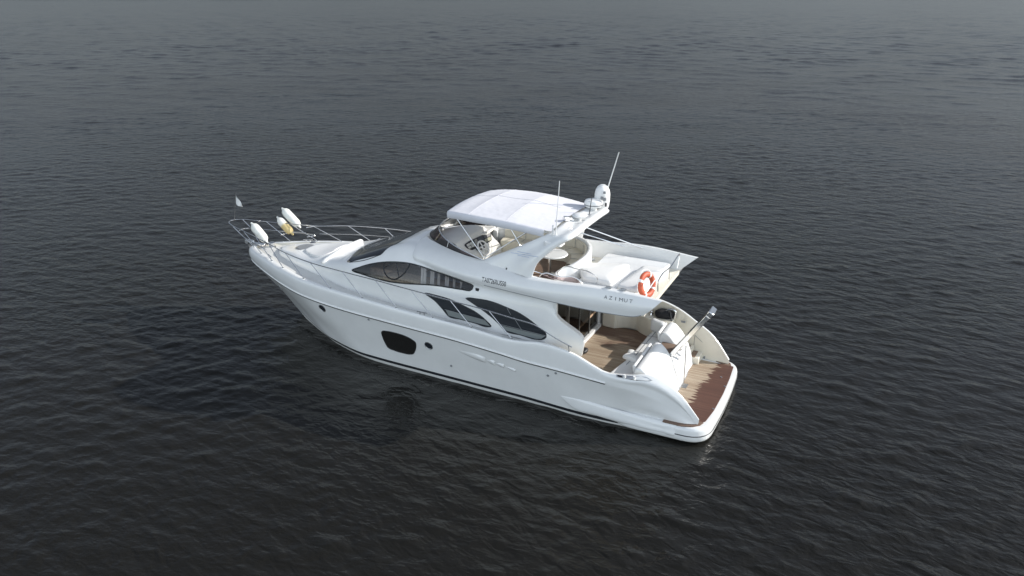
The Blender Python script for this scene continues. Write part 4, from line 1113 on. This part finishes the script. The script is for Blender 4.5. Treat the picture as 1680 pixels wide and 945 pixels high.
for s in (1, -1):   # teak corner pads
    cp = [(1.16, s * 2.02), (1.16, s * 2.17), (.66, s * 2.165), (.40, s * 2.07), (.24, s * 1.92), (.19, s * 1.76), (.30, s * 1.74), (.55, s * 1.84), (.80, s * 1.94)]
    MB().prism(cp if s < 0 else cp, .462, .490).build('teak_corner_pad', TEAKF if False else TEAKC, plat)
for (u, w) in ((1183, 619), (1189, 634), (1170, 671)):
    p = at_z(u, w, .485); MB().lathe([(.03, 0), (.03, .012), (.015, .018)], p, n=12).build('deck_socket', STEEL, plat)
p = at_z(1125, 633, .485)
MB().box((1.12, .05, .488), (.14, .26, .014)).build('passerelle_hinge_plate', STEELD, plat)
# fairing that runs from the platform corner forward along the hull
for s in (1, -1):
    lv = []
    xs = [4.05, 3.6, 3.1, 2.6, 2.1, 1.6, 1.1, .8, .66]
    for k in range(5):
        row = []
        for x in xs:
            t = np.clip((4.05 - x) / 2.4, 0, 1); yb = 2.10 if x > 1 else 2.1
            yh = float(np.interp(x, [1, 4.1], [2.13, 2.2])); h0 = .30 - .22 * t**.7; h1 = .58 - .14 * t; oy = .072 * t**.6
            yz = [(yh, h1 + .03), (yh + oy * .55, h1), (yh + oy, h1 - .12 * t), (yh + oy, h0 + .08 * t), (yh, h0)][k]
            if t == 0: yz = (yh, .54)
            if x < .7: yz = (2.02, yz[1])
            row.append((x, s * yz[0], yz[1]))
        lv.append(row)
    grid_mb(dense(lv, nu=30, nv=4)).build('quarter_fairing', GEL, hull, smooth=50)

# ---- passerelle
pa = empty('passerelle', (1.55, -.1, 1.40)); pa.parent = yacht; pa.location = Vector((1.55, -.1, 1.40)) - yacht.location
A0, A1 = at_y(1103, 579, -.05), at_y(1164, 516, -.05)
dirv = (A1 - A0) / np.linalg.norm(A1 - A0); sidev = np.array([0, 1.0, 0]); upv = np.cross(sidev, dirv); upv /= np.linalg.norm(upv)
if upv[2] < 0: upv = -upv
def beam(mb, a, b, w, h):
    d = (b - a) / np.linalg.norm(b - a); V = []
    for e in (a, b):
        for sy, sz in ((-1, -1), (1, -1), (1, 1), (-1, 1)): V.append(e + sidev * w * sy / 2 + upv * h * sz / 2)
    mb.add(V, [(3, 2, 1, 0), (4, 5, 6, 7), (0, 1, 5, 4), (1, 2, 6, 5), (2, 3, 7, 6), (3, 0, 4, 7)]); return mb
mbp = MB()
for sy in (-.17, .17): beam(MB(), A0 + sidev * sy, A1 + sidev * sy, .07, .13).build('passerelle_rail', STEEL, pa, bev=.012)
beam(MB(), A0 + dirv * .05, A0 + dirv * 1.05, .25, .05).build('passerelle_tread', CREAM, pa)
beam(MB(), A0 + dirv * .85 + upv * .045, A1 - dirv * .02 + upv * .045, .255, .06).build('passerelle_extension', mat('dark_tread', (.05, .045, .04), .5), pa)
beam(MB(), A1, A1 + dirv * .17, .44, .17).build('passerelle_head', STEEL, pa, bev=.02)
hb = at_y(1105, 586, .1)
MB().tube([A0 + sidev * .17, A0 + sidev * .17 - upv * .24 + dirv * .06], .026, 6).tube([A0 - sidev * .17, A0 - sidev * .17 - upv * .24], .026, 6).tube([A0 + dirv * .18 + sidev * .1, A0 + dirv * .32 - upv * .12 + sidev * .1], .03, 8).build('passerelle_hinge', STEELD, pa)
MB().tube([at_y(1125.5, 567, .15), at_y(1123.5, 600, .12), at_y(1121, 634, .10)], .016, 6).build('passerelle_strut', STEELD, pa)
MB().tube(smooth_path([at_y(1108, 582, .3), at_y(1104, 592, .32), at_y(1108, 597, .35), at_y(1113, 588, .32), at_y(1112, 577, .3), at_y(1117, 574, .3), at_y(1119, 580, .3), at_y(1115, 585, .3)], 40), .006, 5).build('hydraulic_hose', STEELD, pa)

# ---- starboard quarter fittings (inside face)
def liner_pt(u, w, y): return at_y(u, w, y)
p = at_y(1157, 587, -1.93); MB().lathe([(.075, 0), (.075, .02), (.05, .03)], p + [0, -.02, 0], axis=(0, 1, 0), n=18).build('shore_socket', GREYP, hull)
p = at_y(1121, 528, -1.9); MB().box(p, (.14, .03, .07)).build('vent_plate', GREYP, hull, bev=.01)
p = at_y(1131, 580, -1.9); MB().box(p, (.12, .05, .12)).build('step_recess', BLACK, hull)
for a, b in (((1140, 550), (1178, 585)), ((1140, 550), (1137, 578)), ((1137, 578), (1178, 585))):
    MB().tube([at_y(*a, -1.95) + [0, .0, 0], at_y(*b, -1.93)], .006, 4).build('hatch_joint', GREYP, hull)

# ---- hull side details
hw = [(626, 545), (628, 543), (634, 543.3), (650, 546.5), (664, 551), (676, 557), (681.5, 561.5), (682.5, 566), (680.5, 576), (677.5, 580.5), (673, 581), (661, 579), (648, 575), (637, 570), (632, 562), (627.5, 551)]
O = np.array([on_surf(hbv, *q) for q in hw])
fourth = mat('smoked_hull_glass', (.02, .019, .018), .08)
for s in (1, -1):
    w = drape('hull_window', O * [1, s, 1], hbv, fourth, hull, side=s, off=.005, step=.2, smooth_n=50)
    edge_strip('window_frame', O * [1, s, 1], hbv, BLACK, w, side=s, r=.014, off=.003, n=60)
def porthole(c, r, s):
    h = hbv.ray_cast(Vector((c[0], 6 * s, c[2])), Vector((0, -s, 0)))
    n = h[1] if h[1].y * s > 0 else -h[1]
    o = MB().lathe([(r, 0), (r * 1.02, .012), (r * .86, .018), (r * .80, .010)], h[0], n, 26).build('porthole', STEELD, hull)
    MB().lathe([(r * .83, 0), (r * .8, .012), (0, .012)], h[0], n, 26).build('porthole_glass', GLASS, o)
for (u, w, r) in ((703.5, 567, .135), (529, 505.5, .135), (460, 471, .12)):
    c = on_surf(hbv, u, w)
    if c is None: continue
    for s in (1, -1): porthole(c, r, s)
for (u, w) in ((740.5, 600), (899, 616), (912, 612), (605, 524)):
    c = on_surf(hbv, u, w)
    MB().lathe([(.035, 0), (.035, .02), (.02, .025)], c + [0, -.005, 0], (0, 1, 0), 12).build('hull_fitting', GREYP, hull)
# moulded air scoops
c0_ = [on_surf(hbv, *q) for q in ((750, 574), (797, 590), (812, 595), (827, 600), (846, 607))]
for s in (1, -1):
    for (a, b, h) in ((0, 1, .11), (1, 2, .085), (2, 3, .07), (3, 4, .05)):
        A_, B_ = c0_[a], c0_[b]; lv = []
        for k, v in enumerate((-1, -.5, 0, .5, 1)):
            row = []
            for t in np.linspace(0, 1, 9):
                p = A_ + (B_ - A_) * t; z = p[2] + v * h * (math.sin(math.pi * min(1, t * 1.0) * .55 + .12)) - .02
                hh = hbv.ray_cast(Vector((p[0], 6, z)), Vector((0, -1, 0)))[0]
                bul = .05 * (t**1.2) * (1 - abs(v)**2.2) * (1 if t < .97 else .12)
                row.append(((hh.x), s * (hh.y + .002 + bul), hh.z))
            lv.append(row)
        grid_mb(dense(lv, nu=20, nv=4)).build('air_scoop', GEL, hull, smooth=60)
# stern quarter fairlead recess
fl = [(1011, 614), (1024, 615.5), (1040, 617), (1060, 618.2), (1064, 620), (1071, 624.5), (1060, 625), (1045, 624.5), (1028, 621.5), (1011.5, 618.5)]
Of = [on_surf(hbv, *q) for q in fl]
if all(p is not None for p in Of):
    fo = build('fairlead_recess', [p + np.array([0, .012, .006]) for p in Of], [tuple(range(len(Of)))], STEELD, hull, smooth=0)
    for q in ((1025, 617.8), (1041, 620.5)):
        p = on_surf(hbv, *q); MB().tube([p + [0, .02, -.06], p + [0, .03, .07]], .032, 8).build('fairlead_roller', WPLAST, fo)
    p = on_surf(hbv, 1017, 617); MB().box(p + [0, .015, 0], (.12, .02, .05)).build('fairlead_block', BLACK, fo)

# ---- foredeck
MB().lathe([(.0, 0), (.30, 0), (.30, .018), (.27, .028), (.0, .03)], (0, 0, 0), n=30)
def on_cabin(x, y):
    h = cbv.ray_cast(Vector((x, y, 9)), Vector((0, 0, -1))); return h[0] if h[0] is not None else Vector((x, y, 2.5))
hc = at_z(494, 403.5, 2.56); h_ = on_cabin(hc[0] - .1, hc[1] * .2)
hat = MB().lathe([(.33, 0), (.34, .02), (.30, .035)], (14.55, -.05, 2.565), n=32).build('deck_hatch', STEELD, cabin)
MB().lathe([(.295, 0), (.295, .038), (0, .042)], (14.55, -.05, 2.565), n=32).build('hatch_glass', GREYP, hat)
hq = at_z(513, 396.5, 2.55)
MB().lathe([(.11, 0), (.11, .03), (.07, .05)], (hq[0], hq[1], 2.50), n=18).build('deck_vent', STEELD, cabin)
def fd_pad():
    lo_ = [(x, y, 0) for x, y in ((14.3, .28), (14.3, -.28), (13.85, -.62), (13.2, -.84), (13.02, -.7), (13.0, 0), (13.02, .7), (13.2, .84), (13.85, .62))]
    o = drape('foredeck_sunpad', lo_, cbv, VINYL, None, off=.014, axis='z', step=.12, solid=.03, smooth_n=50)
    tag(o, 'pale sunbathing pad lying on the foredeck ahead of the windscreen', 'cushion')
fd_pad()
def bolster():
    P = smooth_path([at_z(528, 427, 2.80), at_z(548, 419, 2.86), at_z(570, 408, 2.90), at_z(594, 396.5, 2.88)], 24)
    Q = smooth_path([np.array([P[k][0], P[k][1], on_cabin(P[k][0], P[k][1]).z + .05]) for k in (0, 8, 16, 23)], 24)
    rr = [.05] + [.088] * 22 + [.05]
    o = MB().tube(Q, rr, 14).build('bolster_cushion', VINYL, None, origin=Q[12], smooth=60)
    tag(o, 'long white bolster across the foredeck just ahead of the windscreen', 'cushion')
bolster()
def cleat(p, rz, parent):
    c, s = math.cos(rz), math.sin(rz); d = np.array([c, s, 0]); p = np.array(p)
    return MB().tube([p - d * .17 + [0, 0, .085], p + d * .17 + [0, 0, .085]], .016, 7).tube([p - d * .07, p - d * .07 + [0, 0, .085]], .016, 6).tube([p + d * .07, p + d * .07 + [0, 0, .085]], .016, 6).build('cleat', STEEL, parent)
def gun(x, s, din=0.04):
    L = HP if s > 0 else HS; l = L['gun1']; k = np.argsort(l[:, 0])
    return np.array([x, s * (np.interp(x, l[k, 0], l[k, 1]) - din), np.interp(x, l[k, 0], l[k, 2])])
for s in (1, -1):
    cleat(gun(8.35, s, .02), 0, yacht); cleat(gun(15.25, s, .1) + [0, 0, -.01], -.5 * s, yacht)
for (x, s) in ((10.85, 1), (10.85, -1)):
    MB().lathe([(.03, 0), (.03, .02), (.012, .03)], gun(x, s, .22) - [0, 0, .16], n=12).build('filler_cap', STEEL, yacht)
# anchor roller and chain stopper
MB().box((16.75, 0, 2.40), (.75, .16, .07)).box((17.1, .07, 2.42), (.3, .02, .13)).box((17.1, -.07, 2.42), (.3, .02, .13)).build('anchor_roller', STEEL, yacht, bev=.01)
an = MB().tube([(17.18, 0, 2.40), (16.98, 0, 1.85)], .03, 8)
an.tube([(16.98, 0, 1.85), (17.2, .26, 2.02)], [.04, .02], 6).tube([(16.98, 0, 1.85), (17.2, -.26, 2.02)], [.04, .02], 6)
an.build('anchor', mat('galvanised_steel', (.22, .22, .23), .45, metal=.8), yacht)
MB().lathe([(.13, 0), (.13, .05), (.08, .08), (.08, .16), (.11, .2), (.06, .22)], (16.15, -.12, 2.30), n=20).build('windlass', STEEL, yacht)

# ---- rails
def top_of(x): return float(np.interp(x, [3.7, 4.2, 4.75, 6.2, 7.4, 8.7, 10, 11.25, 12.56, 13.92, 15.13, 16.6, 17.85], [2.13, 2.31, 2.55, 2.71, 2.79, 2.87, 2.93, 2.97, 2.99, 3.0, 2.98, 3.05, 3.12]))
for s in (1, -1):
    P = [gun(x, s, .03) * [1, 1, 0] + [0, 0, top_of(x)] for x in (3.7, 4.2, 4.75, 5.4, 6.2, 7.4, 8.7, 10, 11.25, 12.56, 13.92, 15.1)]
    P += [np.array([15.9, s * .86, 3.02]), np.array([16.8, s * .58, 3.06]), np.array([17.5, s * .36, 3.10]), np.array([17.8, s * .17, 3.115]), np.array([17.87, 0, 3.12])]
    rail('top_rail', P, .0165, yacht, 90)
    for i, (bx, tx) in enumerate(((15.85, 16.75), (14.98, 15.9), (14.18, 15.1), (13.0, 13.92), (11.8, 12.6), (10.53, 11.25), (9.27, 9.98), (7.99, 8.71), (6.72, 7.40), (5.47, 6.17), (3.78, 3.80))):
        b = gun(bx, s, .03)
        if tx > 15.2: t = np.array([tx, s * (0.58 if tx > 16.5 else .86), 3.06 if tx > 16.5 else 3.02])
        else: t = gun(tx, s, .03) * [1, 1, 0] + [0, 0, top_of(tx)]
        MB().tube([b, t], .0125, 7).lathe([(.032, -.01), (.032, .015), (.018, .025)], b, n=10).build('stanchion', STEEL, yacht)
    lo_ = [gun(x, s, .03) * [1, 1, 0] + [0, 0, 2.68] for x in (9.6, 11.25, 12.56, 13.92, 14.9)]
    if s < 0: rail('mid_rail', lo_, .010, yacht, 40)
    rail('pulpit_rail', [np.array([15.35, s * 1.02, 2.72]), np.array([16.2, s * .72, 2.74]), np.array([17.0, s * .42, 2.80]), np.array([17.35, s * .2, 2.84]), np.array([17.42, 0, 2.85])], .014, yacht, 30)
    MB().tube([gun(16.6, s, .03), np.array([17.6, s * .30, 3.10])], .0145, 7).build('pulpit_leg', STEEL, yacht)
    # fender baskets
    for k, zz in enumerate((2.55, 2.9)):
        if s < 0: rail('fender_basket', [np.array([15.35, -1.05, zz]), np.array([15.2, -1.32, zz]), np.array([15.75, -1.3, zz]), np.array([16.3, -1.08, zz]), np.array([16.35, -.8, zz])], .011, yacht, 30)
# handrail on the port cabin pillar already ends the top rail; short post
# pennant
fs0, fs1 = at_y(384.5, 361, 0), at_y(386.8, 317, 0)
flag = MB().tube([fs0, fs1], .009, 6).build('pennant_staff', STEELD, yacht)
f0, f1, f2 = at_y(387, 319, 0), at_y(388.5, 330, 0.0), at_y(396.5, 339, 0.02)
lv = []
for t in np.linspace(0, 1, 7):
    a = f0 + (f2 - f0) * t; b = at_y(387, 331, 0) + (f2 - at_y(387, 331, 0)) * t
    wv = np.array([0, .05 * math.sin(5 * t), -.06 * math.sin(3.1 * t)])
    lv.append([a + np.array([0, .04 * math.sin(6 * t), .05 * math.sin(3.1 * t)]), (a + b) / 2 + wv * .5, b + wv])
grid_mb(np.array(lv)).build('pennant', mat('white_cloth', (.75, .75, .74), .8), flag)

# ---- loose things on the yacht
def fender(px0, px1, y, r, m, label):
    a, b = at_y(*px0, y), at_y(*px1, y); d = b - a; l = np.linalg.norm(d)
    prof = [(.022, -.075), (.035, -.06), (.04, -.02), (r * .45, .015), (r * .8, .07), (r, .16), (r * 1.02, l * .5), (r, l - .16), (r * .8, l - .07), (r * .45, l - .015), (.04, l + .02), (.035, l + .06), (.022, l + .075)]
    e = empty('fender', a, label, 'fender', 'fenders stowed in the bow rails')
    q = Vector((0, 0, 1)).rotation_difference(Vector(-d))
    mb = MB().lathe(prof, (0, 0, 0), (0, 0, 1), 28)
    me = bpy.data.meshes.new('fender_body'); me.from_pydata([(v[0], v[1], -(v[2])) for v in mb.v], [], mb.f); me.materials.append(m)
    bm = bmesh.new(); bm.from_mesh(me); bmesh.ops.recalc_face_normals(bm, faces=bm.faces); bm.to_mesh(me); bm.free()
    me.shade_smooth()
    o = bpy.data.objects.new('fender_body', me); COL.objects.link(o); o.parent = e; o.rotation_mode = 'QUATERNION'; o.rotation_quaternion = q
    if m is FENDY:
        me.transform(Matrix.Translation((0, 0, l * .42))); o.location = Vector(d) / l * (l * .42)
    u = d / l; s1 = np.cross(u, [0, 1, 0]); s1 /= np.linalg.norm(s1)
    rope = smooth_path([a - u * .07, a + u * .05 + s1 * r * .9 + [0, .05, 0], a + d * .35 + s1 * r * 1.03, a + d * .75 + s1 * r * 1.02 + [0, .03, 0], b + u * .06 + s1 * .02], 24)
    MB().tube(rope, .016, 6).build('fender_rope', BLACK, e)
    kn = smooth_path([b + u * .05, b + [.05, .06, .02], b + [-.1, .1, -.05], b + [-.06, .02, -.12], b + [.06, -.04, -.02]], 20)
    MB().tube(kn, .014, 5).build('rope_tail', BLACK, e)
    return e
fender((414, 368), (437, 396), .42, .155, FENDW, 'white fender lashed to the port pulpit rail at the bow tip')
fender((464.5, 343.5), (491, 371.5), -1.1, .155, FENDW, 'clean white fender standing highest in the starboard bow rail')
fender((456.5, 358), (479, 383), -.85, .145, FENDY, 'white fender with yellowed lower half in the starboard bow rail')
# life ring
lc = at_y(1061, 467.5, 1.15)
ring = empty('life_ring', (lc[0], lc[1], lc[2] - .4), 'orange life ring with white bands hung on the flybridge aft rail', 'life ring')
ax = Vector((-.93, .30, .22)).normalized(); q = Vector((0, 0, 1)).rotation_difference(ax).to_matrix(); qn = np.array(q)
def rp(a, b, R0=.275, r0=.08): return np.array(lc) + qn @ np.array([(R0 + r0 * math.cos(b)) * math.cos(a), (R0 + r0 * math.cos(b)) * math.sin(a), r0 * .85 * math.sin(b)])
V = []; F = []; na, nb = 48, 14
for i in range(na):
    for j in range(nb): V.append(rp(2 * math.pi * i / na, 2 * math.pi * j / nb))
for i in range(na):
    for j in range(nb): F.append((i * nb + j, ((i + 1) % na) * nb + j, ((i + 1) % na) * nb + (j + 1) % nb, i * nb + (j + 1) % nb))
build('ring_body', V, F, ORANGE, ring, smooth=80)
bandm = mat('reflective_white_tape', (.78, .78, .76), .4)
for k in range(4):
    a0 = k * math.pi / 2 + .55; V = []; F = []
    for i in range(6):
        for j in range(nb): V.append(rp(a0 + .045 * i, 2 * math.pi * j / nb, .275, .083))
    for i in range(5):
        for j in range(nb): F.append((i * nb + j, (i + 1) * nb + j, (i + 1) * nb + (j + 1) % nb, i * nb + (j + 1) % nb))
    build('ring_band', V, F, bandm, ring, smooth=80)
gl_ = [rp(2 * math.pi * i / 32, 0, .275, .095 + .05 * abs(math.sin(2 * (2 * math.pi * i / 32) - 1.25))) for i in range(32)]
MB().tube(gl_, .010, 5, closed=True).build('grab_line', bandm, ring)
MB().tube([rp(1.9, math.pi / 2), rp(2.6, math.pi / 2, .1), rp(4.6, math.pi / 2, .30)], .016, 6).build('ring_strap', bandm, ring)
